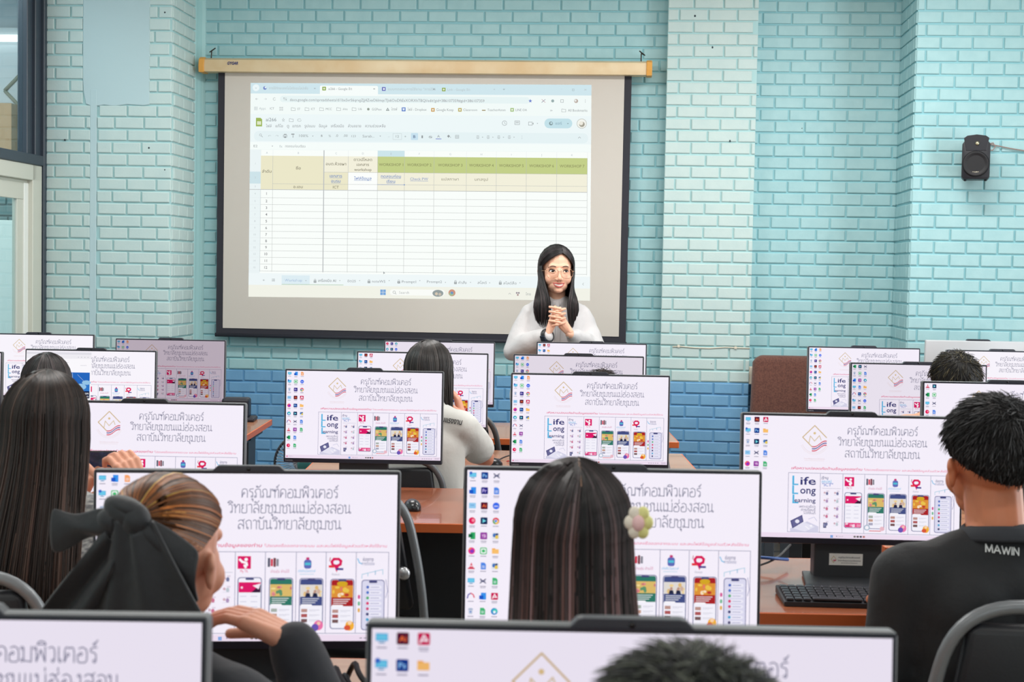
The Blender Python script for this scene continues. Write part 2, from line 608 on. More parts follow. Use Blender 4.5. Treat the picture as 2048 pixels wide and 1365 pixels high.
# the passage beyond the glass
acc = ([], [], [])
brick_face(acc, U_SIDE - 3.2, U_SIDE - 0.08, 0.0, 2.03, lambda u, z, h: W(u, -0.05 + h, z), 8)
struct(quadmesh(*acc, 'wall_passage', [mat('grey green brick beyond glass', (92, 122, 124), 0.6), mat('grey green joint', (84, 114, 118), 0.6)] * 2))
def plank(name, u0, u1, p0, p1, z0, z1, m, bevel=0.0):
    bm = bmesh.new()
    box(bm, ((u0 + u1) / 2, -(p0 + p1) / 2, (z0 + z1) / 2), (u1 - u0, p1 - p0, z1 - z0), bevel=bevel)
    o = bmo(name, bm, m)
    o.matrix_world = Matrix.Translation(WO) @ WR.to_4x4()
    return o
struct(plank('wall_passage_upper', U_SIDE - 3.2, U_SIDE - 0.08, -.75, -.65, 2.03, 3.6, mat('white passage wall', (214, 220, 224), 0.7)))
struct(plank('ceiling_passage', U_SIDE - 3.2, U_SIDE - 0.08, -.65, 2.0, 3.22, 3.3, mat('grey passage ceiling', (120, 128, 136), 0.7)))
struct(plank('wall_passage_ledge', U_SIDE - 3.2, U_SIDE - 0.08, -.65, -.05, 1.98, 2.03, mat('grey passage ledge', (150, 156, 158), 0.7)))
m = bpy.data.materials.new('tube glow'); m.use_nodes = True
m.node_tree.nodes['Principled BSDF'].inputs['Emission Color'].default_value = (1, 1, 1, 1)
m.node_tree.nodes['Principled BSDF'].inputs['Emission Strength'].default_value = 1.6
u1, z1 = on_wall(10, 72, -.5)
lampo = root('tube_lamp', 'white fluorescent tube lamp beyond the upper window pane', 'lamp', W(u1 - 0.25, -.62, z1), -PSI)
bm = bmesh.new(); box(bm, (0, .0, .045), (1.3, .05, .05), bevel=.005); bmo('housing', bm, mat('white lamp housing', (225, 228, 230), 0.4), lampo)
bm = bmesh.new(); tube(bm, [(-.62, -.03, 0), (.62, -.03, 0)], .022, 12); bmo('tube', bm, m, lampo)
area('passage_area_light', W(U_SIDE - 0.9, .9, 3.1), (1.5, .8), (0, 0, 0), 45 * LK)  # unseen area light under the passage ceiling, brightens the view beyond the glass
u1, z1 = on_wall(16, 296, -.35); u2, z2 = on_wall(30, 208, -.35)
bx = plank('cardboard_box', u2 - .42, u2, -.6, -.3, 2.031, z2, mat('brown cardboard', (176, 140, 104), 0.8), .004)
tag(bx, 'brown cardboard box on the ledge beyond the upper window pane', 'box')
u1, z1 = on_wall(20, 180, -.6); u2, _ = on_wall(52, 180, -.6)
bm = bmesh.new()
h = (u2 - u1) * 1.5
prism(bm, [(-h, 0), (0, h), (h, 0), (0, -h), (0, -h + .02), (h - .02, 0), (0, h - .02), (-h + .02, 0)][:4], -.006, 0)
sg = bmo('wall_sign', bm, mat('pale grey sign board', (206, 212, 216), 0.6))
sg.matrix_world = Matrix.Translation(W(u2, -.648, z1)) @ WR.to_4x4()
tag(sg, 'pale diamond shaped sign on the white wall beyond the glass', 'sign')
bm = bmesh.new()
for a, b in (((-h, 0), (0, h)), ((0, h), (h, 0)), ((h, 0), (0, -h)), ((0, -h), (-h, 0))):
    tube(bm, [(a[0], -.008, a[1]), (b[0], -.008, b[1])], .012, 6)
bmo('border', bm, mat('grey gold sign border', (140, 138, 120), 0.5), sg)
u1, z1 = on_wall(17, 440, 0.15)
bd = plank('notice_board', u1 - .6, u1, 0.05, 0.07, 0.6, z1, mat('white notice board', (226, 238, 232), 0.5), .003)
tag(bd, 'white board leaning in the passage beyond the lower window pane', 'board')

# ------------------------------------------------------------------ projector screen
P_S = 0.09
cs = [on_wall(*c, P_S) for c in ((437, 143), (1264, 152), (1251, 686), (431, 672))]
SU0 = (cs[0][0] + cs[3][0]) / 2; SU1 = (cs[1][0] + cs[2][0]) / 2
SZ1 = (cs[0][1] + cs[1][1]) / 2; SZ0 = (cs[2][1] + cs[3][1]) / 2
scr = root('projector_screen', 'large pull-down projector screen with cream case and black border on the front wall', 'projector screen', W((SU0 + SU1) / 2, P_S, SZ0), -PSI)
SW = (SU1 - SU0) / 2; SH = SZ1 - SZ0
M_CASE = mat('aged cream screen case', (226, 205, 168), 0.45, vary=(6, (216, 186, 142)))
M_ORANGE = mat('orange yellowed end cap', (222, 160, 72), 0.5)
M_BORDER = mat('black screen border', (40, 40, 50), 0.7)
M_FABRIC = mat('matte white screen fabric', (206, 200, 192), 0.9, spec=0.1)
ca, cz = on_wall(404, 127, P_S + .03); cb, _ = on_wall(1300, 136, P_S + .03)
cu = (SU0 + SU1) / 2
x0, x1 = ca - cu, cb - cu
bm = bmesh.new()
prof = [(-.055, 0), (-.06, .03), (-.052, .066), (-.03, .078), (.03, .078), (.03, 0)]
prism(bm, prof, x0, x1, 'x', bevel=.004)
cs_ = bmo('case', bm, M_CASE, scr); cs_.location = (0, 0, SH - .004); auto_smooth(cs_)
for xx in (x0, x1):
    bm = bmesh.new()
    s = -1 if xx < 0 else 1
    prism(bm, [(-.06, -.004), (-.066, .03), (-.057, .07), (-.033, .083), (.03, .083), (.03, -.004)], xx - (.02 if s > 0 else .012), xx + (.012 if s > 0 else .02), 'x', bevel=.004)
    o = bmo('end_cap', bm, M_ORANGE, scr); o.location = (0, 0, SH - .004)
    o['label'] = 'orange yellowed end cap'
    bm = bmesh.new()
    tube(bm, [(xx - s * .05, -.02, SH + .07), (xx - s * .05, -.01, SH + .12), (xx - s * .03, .02, SH + .115), (xx - s * .06, .03, SH + .14)], .0035, 6)
    bmo('hanging_hook', bm, mat('rusty dark hook', (70, 60, 54), 0.5, 0.5), scr)
mk = Marks()
mk.text('GYGAR', x0 + .155, 0, .017, (28, 40, 110), 2, 'l', .062, 0.03, 0.25)
link('lettering', mk.mesh('lettering', lambda x, y, l: (x, -.0605 - l, SH + .034 - y)), mat('blue print', (28, 40, 110), 0.5), scr)
bm = bmesh.new()
box(bm, (0, .004, SH / 2), (SW * 2, .003, SH)); bmo('border', bm, M_BORDER, scr)
BW = .040
bm = bmesh.new()
box(bm, (0, .0005, SH / 2 + .02), (SW * 2 - 2 * BW, .003, SH - .04)); bmo('fabric', bm, M_FABRIC, scr)
bm = bmesh.new(); tube(bm, [(-SW - .005, 0.005, 0), (SW + .005, 0.005, 0)], .011, 10); bmo('bottom_bar', bm, M_BORDER, scr)

# the projected picture (one flat set of marks thrown on the fabric)
QC = [on_wall(*c, P_S) for c in ((501.5, 166), (1183, 170), (1180, 602), (497, 594))]
def bil(a, b):
    s, t = a / 682, b / 430
    (x0, z0), (x1, z1), (x2, z2), (x3, z3) = QC
    u = (x0 * (1 - s) + x1 * s) * (1 - t) + (x3 * (1 - s) + x2 * s) * t
    z = (z0 * (1 - s) + z1 * s) * (1 - t) + (z3 * (1 - s) + z2 * s) * t
    return u - cu, z - SZ0
def ab(x, y):
    a, b = x - 501.5, y - 166
    for _ in range(4):
        s, t = a / 682, b / 430
        X = (501.5 * (1 - s) + 1183 * s) * (1 - t) + (497 * (1 - s) + 1180 * s) * t
        Y = (166 * (1 - s) + 170 * s) * (1 - t) + (594 * (1 - s) + 602 * s) * t
        a += x - X; b += y - Y
    return a, b
pm = Marks()
def z3(x, y): return ab(x / 5.25 + 480, y / 5.25 + 140)
def z4(x, y): return ab(x / 5.25 + 840, y / 5.25 + 140)
def z5(x, y): return ab(x / 5.25 + 480, y / 5.25 + 360)
def z6(x, y): return ab(x / 5.056 + 960, y / 5.056 + 460)
GR, LG, DK = (150, 156, 158), (186, 196, 198), (96, 100, 104)
BLU = (112, 142, 196)
def T(zf, x, y, body, w, h, col=GR, bold=0.0, al='l'):
    a, b = zf(x, y)
    pm.text(body, a, b, h / 5.25, col, 4, al, (w / 5.25) if w else None, bold)
pm.rect(0, 0, 682, 430, (236, 246, 244), 0)
pm.rect(0, 0, 682, 21, (208, 231, 238), 1)                 # tab strip
a, _ = z3(850, 200); b_, _ = z3(1465, 200)
pm.rrect(a, 4.5, b_, 24, 3, (247, 253, 251), 2)
pm.rect(0, 21, 682, 62, (243, 251, 249), 1)                # address and bookmark bars
pm.rrect(60, 25, 560, 38, 6, (232, 245, 245), 2)
pm.rect(0, 62, 682, 118, (238, 248, 249), 1)               # document head and tool bar
pm.rrect(8, 96, 676, 116, 9, (230, 243, 245), 2)
pm.rect(0, 118, 682, 133, (246, 253, 251), 1)
pm.disc(*z3(170, 187), 7, 7, (236, 247, 249), 2); T(z3, 162, 196, 'v', 16, 16, GR)
pm.disc(*z3(265, 190), 3.6, 3.6, (120, 140, 200), 2); pm.disc(*z3(272, 184), 1.8, 1.8, (235, 245, 248), 3)
T(z3, 310, 203, 'การใช้ทักษะเทคโนโลยีออนไลน์เพื่อ', 415, 26, LG)
T(z3, 786, 205, '×', 20, 22, GR); T(z3, 940, 210, 'ai266 - Google ชีต', 250, 26, (140, 146, 148)); T(z3, 1415, 210, '×', 20, 22, DK)
def icon_sheet(cx, cy, s, col=(150, 176, 90)):
    pm.rrect(cx - s, cy - s, cx + s, cy + s, s * .3, col, 3)
    pm.rect(cx - s * .55, cy - s * .15, cx + s * .55, cy + s * .15, (250, 252, 245), 4); pm.rect(cx - s * .15, cy - s * .55, cx + s * .15, cy + s * .55, (250, 252, 245), 4)
icon_sheet(*z3(895, 196), 3.8)
a, b = z3(1526, 200); pm.rrect(a - 3.8, b - 3.8, a + 3.8, b + 3.8, 1, (108, 112, 188), 3); pm.rect(a - 1.5, b - 1.8, a + 2, b + 1.8, (240, 246, 250), 4)
T(z3, 1570, 213, 'แบบทดสอบการใช้งาน "การใช้วิ', 500, 26, LG); T(z4, 152, 214, '×', 22, 22, DK)
icon_sheet(*z4(266, 206), 3.6); T(z4, 305, 218, 'Link - Google ชีต', 235, 24, LG); T(z4, 785, 214, '×', 18, 20, LG); T(z4, 882, 216, '+', 24, 24, GR)
T(z4, 1480, 210, '–', 22, 16, LG); T(z4, 1725, 220, '×', 26, 24, LG)
a, b = z4(1612, 210); pm.frame(a - 2, b - 2, a + 2, b + 2, .5, GR, 3)
# address bar
for x, s in ((175, '←'), (268, '→')):
    T(z3, x - 12, 315, s, 30, 24, GR if s == '←' else LG)
a, b = z3(366, 305); pm.line([(a + 2.6 * math.cos(t), b + 2.6 * math.sin(t)) for t in [k * .5 for k in range(1, 12)]], .6, GR, 3)
for dy, d in ((-8, 1), (10, -1)):
    a, b = z3(480, 303 + dy); pm.line([(a - 3, b), (a + 3, b)], .6, GR, 3); pm.disc(a - 2.4 * d, b, 1, 1, GR, 3)
T(z3, 532, 326, 'docs.google.com/spreadsheets/d/1bxSvrS6qrvgZJj4ZvaO6lmqcTJs6OoDftEsXORXhTBQl/edit?gid=386107359#gid=386107359', 2050, 30, (150, 152, 156))
a, b = z4(1168, 325)
pm.poly([(a + (4 if k % 2 == 0 else 1.7) * math.sin(PI * k / 5), b - (4 if k % 2 == 0 else 1.7) * math.cos(PI * k / 5)) for k in range(10)], (112, 132, 206), 3)
a, b = z4(1305, 325); pm.line([(a - 3.5, b - 3), (a + 3.5, b + 3)], .9, (190, 150, 160), 3); pm.line([(a - 3.5, b + 3), (a + 3.5, b - 3)], .9, (120, 128, 150), 3)
pm.disc(*z4(1400, 325), 3, 3, (156, 176, 176), 3)
a, b = z4(1497, 326); pm.frame(a - 3, b - 3, a + 3, b + 3, .7, GR, 3)
pm.disc(*z4(1642, 326), 4, 4, (190, 176, 166), 3); pm.disc(*z4(1636, 322), 2, 2, (238, 240, 238), 4)
for k in (-1, 0, 1): pm.disc(z4(1737, 326)[0], z4(1737, 326)[1] + k * 2.4, .55, .55, GR, 3)
# bookmarks
def folder(cx, cy):
    pm.line([(cx - 4, cy - 2.8), (cx - 1, cy - 2.8), (cx, cy - 2), (cx + 4, cy - 2), (cx + 4, cy + 3), (cx - 4, cy + 3)], .6, GR, 3, closed=True)
for i in range(3):
    for k in range(3):
        a, b = z3(155 + i * 13, 390 + k * 13); pm.rect(a - .8, b - .8, a + .8, b + .8, LG, 3)
T(z3, 203, 416, 'Apps', 70, 28, LG); T(z3, 318, 415, 'ICT', 46, 24, GR)
for i in range(2):
    for k in range(2):
        a, b = z3(428 + i * 22, 396 + k * 22); pm.frame(a - 1.4, b - 1.4, a + 1.4, b + 1.4, .5, GR, 3)
for x, s, w in ((567, 'ST', 30), (713, 'ICT', 40), (868, 'MCC', 64), (1049, 'สอน', 50), (1212, 'U6', 38)):
    folder(*z3(x, 410)); T(z3, x + 44, 420, s, w, 24, GR)
pm.disc(*z3(1363, 411), 2.6, 2.6, (150, 160, 150), 3); T(z3, 1400, 424, 'GGPtos', 102, 26, GR)
a, b = z3(1567, 412); pm.poly([(a, b - 3.4), (a + 3.6, b + 3), (a - 3.6, b + 3)], (140, 150, 150), 3); pm.poly([(a, b - .8), (a + 1.4, b + 1.6), (a - 1.4, b + 1.6)], (243, 251, 249), 4)
T(z3, 1605, 424, 'ไดรฟ์', 62, 28, GR)
a, b = z3(1735, 413); pm.rrect(a - 4, b - 4, a + 4, b + 4, .8, (112, 142, 206), 3); pm.poly([(a - 2, b - 2), (a + 2, b - 2), (a + 2, b), (a, b + 2.4), (a - 2, b)], (240, 246, 252), 4)
T(z3, 1775, 427, 'ไฟล์ - Dropbox', 200, 28, GR)
for x, c in ((152, (206, 160, 92)), (435, (190, 176, 104)), (979, (166, 196, 132))):
    a, b = z4(x, 418); pm.rrect(a - 3.6, b - 3.6, a + 3.6, b + 3.6, .8, c, 3); pm.rect(a - 1.6, b - 1.4, a + 1.6, b + 1.4, (248, 250, 244), 4)
T(z4, 188, 430, 'Google Keep', 180, 28, GR); T(z4, 470, 430, 'Classroom', 146, 26, GR)
a, b = z4(684, 418); pm.rect(a - 3.6, b, a + 3.6, b + 2, (166, 150, 110), 3)
T(z4, 722, 431, 'TeacherAimm', 190, 26, GR); T(z4, 1015, 431, 'LINE OA', 118, 26, GR); T(z4, 1372, 432, '»', 26, 22, GR)
folder(*z4(1514, 424)); T(z4, 1558, 436, 'All Bookmarks', 200, 27, GR)
# document head
a, b = z3(202, 546); pm.poly([(a - 6.2, b - 8.6), (a + 3, b - 8.6), (a + 6.4, b - 5.4), (a + 6.4, b + 8.6), (a - 6.2, b + 8.6)], (160, 184, 96), 3)
pm.rect(a - 3.6, b - 1.5, a + 4, b + 5, (240, 246, 226), 4); pm.rect(a - .1, b - 1.5, a + .5, b + 5, (160, 184, 96), 5); pm.rect(a - 3.6, b + 1.5, a + 4, b + 2, (160, 184, 96), 5)
T(z3, 275, 537, 'ai266', 112, 38, (136, 146, 150))
T(z3, 445, 540, '☆', 34, 34, GR); folder(*z3(546, 525)); a, b = z3(632, 525); pm.line([(a + 4 * math.cos(t), b + 2.6 * math.sin(t)) for t in [k * .7 for k in range(9)]], .6, GR, 3)
for x, s, w in ((276, 'ไฟล์', 60), (378, 'แก้ไข', 78), (500, 'ดู', 22), (560, 'แทรก', 86), (688, 'รูปแบบ', 110), (840, 'ข้อมูล', 86), (968, 'เครื่องมือ', 136), (1148, 'ส่วนขยาย', 138), (1330, 'ความช่วยเหลือ', 214)):
    T(z3, x, 600, s, w, 30, (140, 144, 148))
a, b = z4(900, 557); pm.line([(a + 4.6 * math.cos(t), b + 4.6 * math.sin(t)) for t in [k * .55 for k in range(12)]], .8, GR, 3); pm.line([(a, b - 2.6), (a, b), (a + 2, b + 1.2)], .7, GR, 3)
a, b = z4(1032, 555); pm.frame(a - 5, b - 4.4, a + 5, b + 3.6, .8, GR, 3); pm.rect(a - 3, b - 2.2, a + 3, b - 1.4, GR, 3); pm.rect(a - 3, b - .4, a + 3, b + .4, GR, 3)
a, b = z4(1172, 562); pm.frame(a - 4.6, b - 3.6, a + 3.4, b + 3.6, .8, GR, 3); pm.poly([(a + 3.6, b), (a + 5.6, b - 2.4), (a + 5.6, b + 2.4)], GR, 3)
pm.poly([(z4(1242, 560)[0] - 1.4, z4(1242, 560)[1] - .6), (z4(1242, 560)[0] + 1.4, z4(1242, 560)[1] - .6), (z4(1242, 560)[0], z4(1242, 560)[1] + 1)], GR, 3)
a, b = z4(1315, 508); c_, d = z4(1602, 612); pm.rrect(a, b, c_, d, 9.5, (196, 226, 234), 3, n=6); a, b = z4(1382, 560); pm.disc(a, b, 3.8, 3.8, (130, 150, 154), 4); pm.disc(a + .6, b - .6, 2, 2, (196, 226, 234), 5)
T(z4, 1428, 572, 'แชร์', 66, 28, (130, 160, 176)); a, b = z4(1557, 562); pm.poly([(a - 1.8, b - .7), (a + 1.8, b - .7), (a, b + 1.2)], (130, 150, 154), 4)
a, b = z4(1700, 562); pm.disc(a, b, 9.8, 9.8, (176, 178, 168), 3, 20); pm.disc(a, b, 9, 9, (244, 246, 240), 4, 20); pm.disc(a + .4, b + 1.4, 5.6, 5.4, (166, 162, 148), 5); pm.disc(a - 1.2, b - .8, 4, 4, (238, 236, 224), 6)
# tool bar
a, b = z3(218, 680); pm.line([(a + 2.2 * math.cos(t), b + 2.2 * math.sin(t)) for t in [k * .7 for k in range(10)]], .6, GR, 3); pm.line([(a + 1.6, b + 1.6), (a + 4.4, b + 4.2)], .8, GR, 3)
for x, s in ((300, '↶'), (380, '↷')):
    T(z3, x, 700, s, 30, 24, GR)
a, b = z3(481, 690); pm.frame(a - 4, b - 2, a + 4, b + 2.6, .8, GR, 3); pm.frame(a - 2.4, b - 4, a + 2.4, b - 2, .7, GR, 3); pm.rect(a - 2, b + 1, a + 2, b + 4, GR, 3)
a, b = z3(565, 688); pm.rect(a - 3.6, b - 4, a + 2.6, b - 1.8, GR, 3); pm.rect(a - .6, b - 1, a + .6, b + 4, GR, 3)
T(z3, 630, 702, '100%', 96, 28); T(z3, 862, 702, '฿', 16, 24); T(z3, 942, 702, '%', 26, 24); T(z3, 1015, 700, '.0', 28, 26); T(z3, 1098, 700, '.00', 46, 26); T(z3, 1184, 703, '123', 46, 22)
T(z3, 1302, 706, 'Sarab...', 126, 28); T(z3, 1568, 706, '–', 24, 16); T(z3, 1652, 708, '12', 34, 26); T(z3, 1740, 708, '+', 24, 24)
a, b = z3(1622, 664); c_, d = z3(1714, 730); pm.frame(a, b, c_, d, .5, LG, 3)
a, b = z3(1812, 660); c_, d = z3(1886, 734); pm.rrect(a, b, c_, d, 1.5, (200, 226, 240), 3); T(z3, 1836, 712, 'B', 24, 30, (110, 130, 160), .02); T(z3, 1922, 714, 'I', 16, 30)
T(z4, 112, 714, 'S', 30, 26); a, b = z4(126, 702); pm.rect(a - 4, b - .4, a + 4, b + .4, GR, 5); T(z4, 196, 708, 'A', 30, 28); a, b = z4(182, 718); pm.rect(a, b, a + 11.4, b + 1.4, (130, 138, 206), 4)
a, b = z4(316, 694); pm.poly([(a - 3, b), (a, b - 3), (a + 3, b), (a, b + 3)], GR, 3); pm.disc(a + 4, b + 2, .8, .8, GR, 3)
a, b = z4(405, 700); pm.frame(a - 3.6, b - 3.4, a + 3.6, b + 3.4, .7, GR, 3); pm.rect(a - .3, b - 3.4, a + .3, b + 3.4, GR, 3); pm.rect(a - 3.6, b - .3, a + 3.6, b + .3, GR, 3)
for x in (622, 730, 840, 950):
    a, b = z4(x, 704)
    for k in (-1, 0, 1): pm.rect(a - 3 + abs(k) * .6, b + k * 2.6 - .4, a + 3 - abs(k) * .6, b + k * 2.6 + .4, GR, 3)
    a, b = z4(x + 49, 704); pm.poly([(a - 1.4, b - .6), (a + 1.4, b - .6), (a, b + 1)], GR, 3)
for x in (775, 1489):
    a, b = z3(x, 692); pm.poly([(a - 1.6, b - .6), (a + 1.6, b - .6), (a, b + 1.2)], GR, 3)
for k in (-1, 0, 1): pm.disc(z4(1081, 706)[0], z4(1081, 706)[1] + k * 2.6, .5, .5, GR, 3)
a, b = z4(1677, 708); pm.line([(a - 2.6, b + 1.4), (a, b - 1.4), (a + 2.6, b + 1.4)], .7, GR, 3)
T(z3, 145, 808, 'E2', 40, 26); T(z3, 420, 812, 'fx', 32, 28, LG); T(z3, 482, 810, 'ทดสอบก่อนเรียน', 214, 26)
a, b = z3(345, 797); pm.poly([(a - 1.6, b - .6), (a + 1.6, b - .6), (a, b + 1.2)], GR, 3)
# sheet grid: column edges and row edges
cols = [z3(106, 1000)[0], z3(222, 1000)[0], z3(350, 1000)[0], z3(893, 1000)[0], z3(1150, 1000)[0], z3(1461, 1000)[0], z3(1744, 1000)[0], z4(164, 1000)[0], z4(503, 1000)[0], z4(815, 1000)[0], z4(1127, 1000)[0], z4(1442, 1000)[0], z4(1758, 1000)[0]]
r_head, r1, r2, r3, r4 = z3(600, 838)[1], z3(600, 900)[1], z3(1300, 1074)[1], z3(1300, 1200)[1], z3(1300, 1262)[1]
rows = [r4] + [z5(280, y)[1] for y in (184, 255, 325, 396, 466, 537, 607, 672, 742, 812, 884, 955)]
r_end = rows[-1] + 1.5
pm.rect(0, r_head, 682, r_end + 12, (250, 254, 251), 1)
pm.rect(0, r_head, cols[1], r_end + 10, (236, 245, 246), 2)
CREAM, CREAM2, GREEN = (236, 232, 202), (243, 240, 220), (196, 208, 138)
pm.rect(cols[1], r1, cols[5], r4, CREAM, 2)
pm.rect(cols[4], r2, cols[5], r4, (252, 254, 252), 3); pm.rect(cols[3], r1, cols[4], r2, CREAM2, 3); pm.rect(cols[4], r1, cols[5], r2, CREAM2, 3)
pm.rect(cols[5], r1, cols[12], r2, GREEN, 2); pm.rect(cols[5], r2, cols[12], r4, CREAM2, 2)
pm.rect(cols[5], r_head, cols[6], r1, (206, 230, 236), 3)
pm.rect(0, r2, cols[1], r3, (206, 228, 234), 3)
LN = (184, 188, 186)
for i, c_ in enumerate(cols):
    if i == 0: continue
    pm.rect(c_ - .3, r1 if i in (2,) else (r1 if i > 1 else r4), c_ + .3, r_end, LN if i > 1 else LG, 5)
    pm.rect(c_ - .2, r_head, c_ + .2, r1, (222, 228, 230), 5)
pm.rect(cols[3] - .9, r_head, cols[3] + .9, r_end, (186, 190, 192), 6)
pm.rect(cols[2], r3 - .3, cols[3], r3 + .3, LN, 5); pm.rect(cols[3], r2 - .3, cols[12], r2 + .3, LN, 5); pm.rect(cols[3], r3 - .3, cols[12], r3 + .3, LN, 5)
pm.rect(0, r4 - .6, cols[12], r4 + .6, (190, 194, 194), 6)
for i, y in enumerate(rows[1:]):
    pm.rect(cols[1], y - .3, cols[12], y + .3, LN, 5)
    pm.rect(0, y - .15, cols[1], y + .15, (224, 230, 232), 5)
for i in range(12):
    y = (rows[i] + rows[i + 1]) / 2
    pm.text(str(i + 1), (cols[1] + cols[2]) / 2, y + 2.4, 5.4, (128, 130, 132), 6, 'c', None, .012)
    pm.text(str(i + 4), (cols[0] + cols[1]) / 2, y + 1.8, 3.8, (188, 196, 200), 6, 'c')
for s, a, b in (('1', r1, r2), ('2', r2, r3), ('3', r3, r4)):
    pm.text(s, (cols[0] + cols[1]) / 2, (a + b) / 2 + 1.6, 3.8, (188, 196, 200), 6, 'c')
for i, s in enumerate('ABCDEFGHIJK'):
    pm.text(s, (cols[i + 1] + cols[i + 2]) / 2, (r_head + r1) / 2 + 2, 4, (180, 190, 196), 6, 'c')
TX = (140, 136, 118)
for i in range(7):
    pm.text('WORKSHOP %d' % (i + 1), (cols[5 + i] + cols[6 + i]) / 2, (r1 + r2) / 2 + 2.6, 5.6, (150, 154, 104), 7, 'c', 49, .015)
def TC(i, y, body, w, h=5.6, col=TX, bold=.012, j=None):
    pm.text(body, (cols[i] + cols[j or i + 1]) / 2, y, h, col, 7, 'c', w, bold)
TC(1, r2 + 2, 'ลำดับ', 19); TC(2, r2 - 5, 'ชื่อ', 10); TC(2, r4 - 3.5, 'อ.เอม', 19)
TC(3, (r1 + r2) / 2 + 2, 'อบต.ห้วยผา', 41); TC(4, r1 + 9, 'ดาวน์โหลด', 37); TC(4, r1 + 19, 'เอกสาร', 25); TC(4, r1 + 29, 'workshop', 35)
TC(3, r2 + 10, 'เอกสาร', 25, col=BLU); TC(3, r2 + 20, 'อบรม', 19, col=BLU); TC(3, r4 - 3.5, 'ICT', 12)
TC(4, (r2 + r3) / 2 + 2.5, 'ไฟล์ข้อมูล', 35, col=BLU); TC(5, r2 + 10, 'ทดสอบก่อน', 40, col=BLU); TC(5, r2 + 20, 'เรียน', 17, col=BLU)
TC(6, (r2 + r3) / 2 + 2.5, 'Check PW', 36, 5.4, col=BLU, bold=0); TC(7, (r2 + r3) / 2 + 2.5, 'แปลภาษา', 34, bold=0); TC(8, (r2 + r3) / 2 + 2.5, 'บทสรุป', 26, bold=0)
for i, y, w in ((3, r2 + 11.4, 25), (3, r2 + 21.4, 19), (4, (r2 + r3) / 2 + 4, 35), (5, r2 + 11.4, 40), (5, r2 + 21.4, 17), (6, (r2 + r3) / 2 + 4, 36)):
    c_ = (cols[i] + cols[i + 1]) / 2; pm.rect(c_ - w / 2, y - .3, c_ + w / 2, y + .3, BLU, 7)
pm.rect(cols[5], r3 - .4, cols[6], r3 + .4, BLU, 7); pm.disc(cols[6], r3, 1.3, 1.3, BLU, 8)
# sheet tabs and task bar
tb0 = z5(200, 990)[1]; tb1 = z5(200, 1102)[1]
pm.rect(0, r_end + 3, 682, tb1, (240, 248, 249), 3)
pm.rect(0, tb1, 682, 430, (242, 243, 232), 3)
a, _ = z5(444, 1050); c_, _ = z5(742, 1050); e_, _ = z5(1100, 1050)
pm.rect(a, tb0 + 1.5, c_, tb1 - 1.6, (222, 238, 244), 4); pm.rect(a, tb1 - 2, e_, tb1 - 1, (176, 200, 160), 5)
T(z5, 238, 1064, '+', 28, 24); a, b = z5(356, 1052)
for k in (-1, 0, 1): pm.rect(a - 3.2, b + k * 2 - .4, a + 3.2, b + k * 2 + .4, GR, 5)
def lock(cx, cy):
    pm.rect(cx - 2.6, cy - 1, cx + 2.6, cy + 3.4, (150, 156, 158), 5); pm.line([(cx - 1.6, cy - 1), (cx - 1.6, cy - 3), (cx, cy - 4), (cx + 1.6, cy - 3), (cx + 1.6, cy - 1)], .7, (150, 156, 158), 5); pm.disc(cx, cy + 1, .8, .8, (240, 248, 249), 6)
T(z5, 475, 1066, 'Workshop', 186, 28, (130, 160, 204), .012)
lock(*z5(799, 1062)); T(z5, 832, 1070, 'เครื่องมือ AI', 188, 28, (140, 146, 150), .006); T(z5, 1142, 1074, 'ชีต25', 88, 26, (140, 146, 150)); lock(*z5(1370, 1066)); T(z5, 1402, 1078, 'noteWS', 140, 28, (140, 146, 150)); lock(*z5(1684, 1070)); T(z5, 1716, 1082, 'Prompt1', 150, 28, (140, 146, 150))
a, b = ab(857, 566); pm.text('Prompt2', a, b, 5.2, (140, 146, 150), 5, 'l', 30)
lock(*ab(914, 565)); a, b = ab(920, 568); pm.text('คำสั่ง', a, b, 5.2, (140, 146, 150), 5, 'l', 16); a, b = ab(958, 568); pm.text('สไลด์', a, b, 5.2, (140, 146, 150), 5, 'l', 18)
lock(*ab(1003, 566)); a, b = ab(1009, 569); pm.text('สไลด์สื่อ', a, b, 5.2, (140, 146, 150), 5, 'l', 26)
for zx in (702, 1062, 1271, 1583, 1905):
    a, b = z5(zx, 1058); pm.poly([(a - 1.4, b - .6), (a + 1.4, b - .6), (a, b + 1)], GR, 5)
for x, y in ((894, 565), (944, 565), (982, 566), (1042, 566)):
    a, b = ab(x, y); pm.poly([(a - 1.4, b - .6), (a + 1.4, b - .6), (a, b + 1)], GR, 5)
a, b = z6(1045, 548); pm.line([(a + 1, b - 2.4), (a - 1.4, b), (a + 1, b + 2.4)], .6, GR, 5)
a, b = z5(1518, 1181)
for i in (-1, 1):
    for k in (-1, 1): pm.rect(a + i * 2.9 - 2.6, b + k * 2.9 - 2.6, a + i * 2.9 + 2.6, b + k * 2.9 + 2.6, (122, 168, 220), 5)
a, b = z5(1590, 1148); c_, d = ab(893, 592); pm.rrect(a, b, c_, d, 6, (250, 252, 248), 4); a, b = z5(1636, 1180)
pm.line([(a + 2.6 * math.cos(t), b + 2.6 * math.sin(t)) for t in [k * .7 for k in range(10)]], .7, GR, 5); pm.line([(a + 2, b + 2), (a + 4, b + 4)], .8, GR, 5); T(z5, 1686, 1196, 'Search', 106, 28, GR)
a, b = ab(879, 587); pm.disc(a, b, 11, 7, (150, 160, 160), 5, 18); pm.disc(a - 3, b + 1, 3, 3, (214, 200, 180), 6); pm.disc(a + 4, b + 2, 3, 3, (200, 190, 176), 6)
a, b = ab(907, 586); pm.disc(a, b, 7, 7, (206, 150, 130), 5, 18); pm.disc(a - 1, b + 2, 4.6, 4, (160, 190, 150), 6); pm.disc(a, b, 2.6, 2.6, (110, 150, 200), 7)
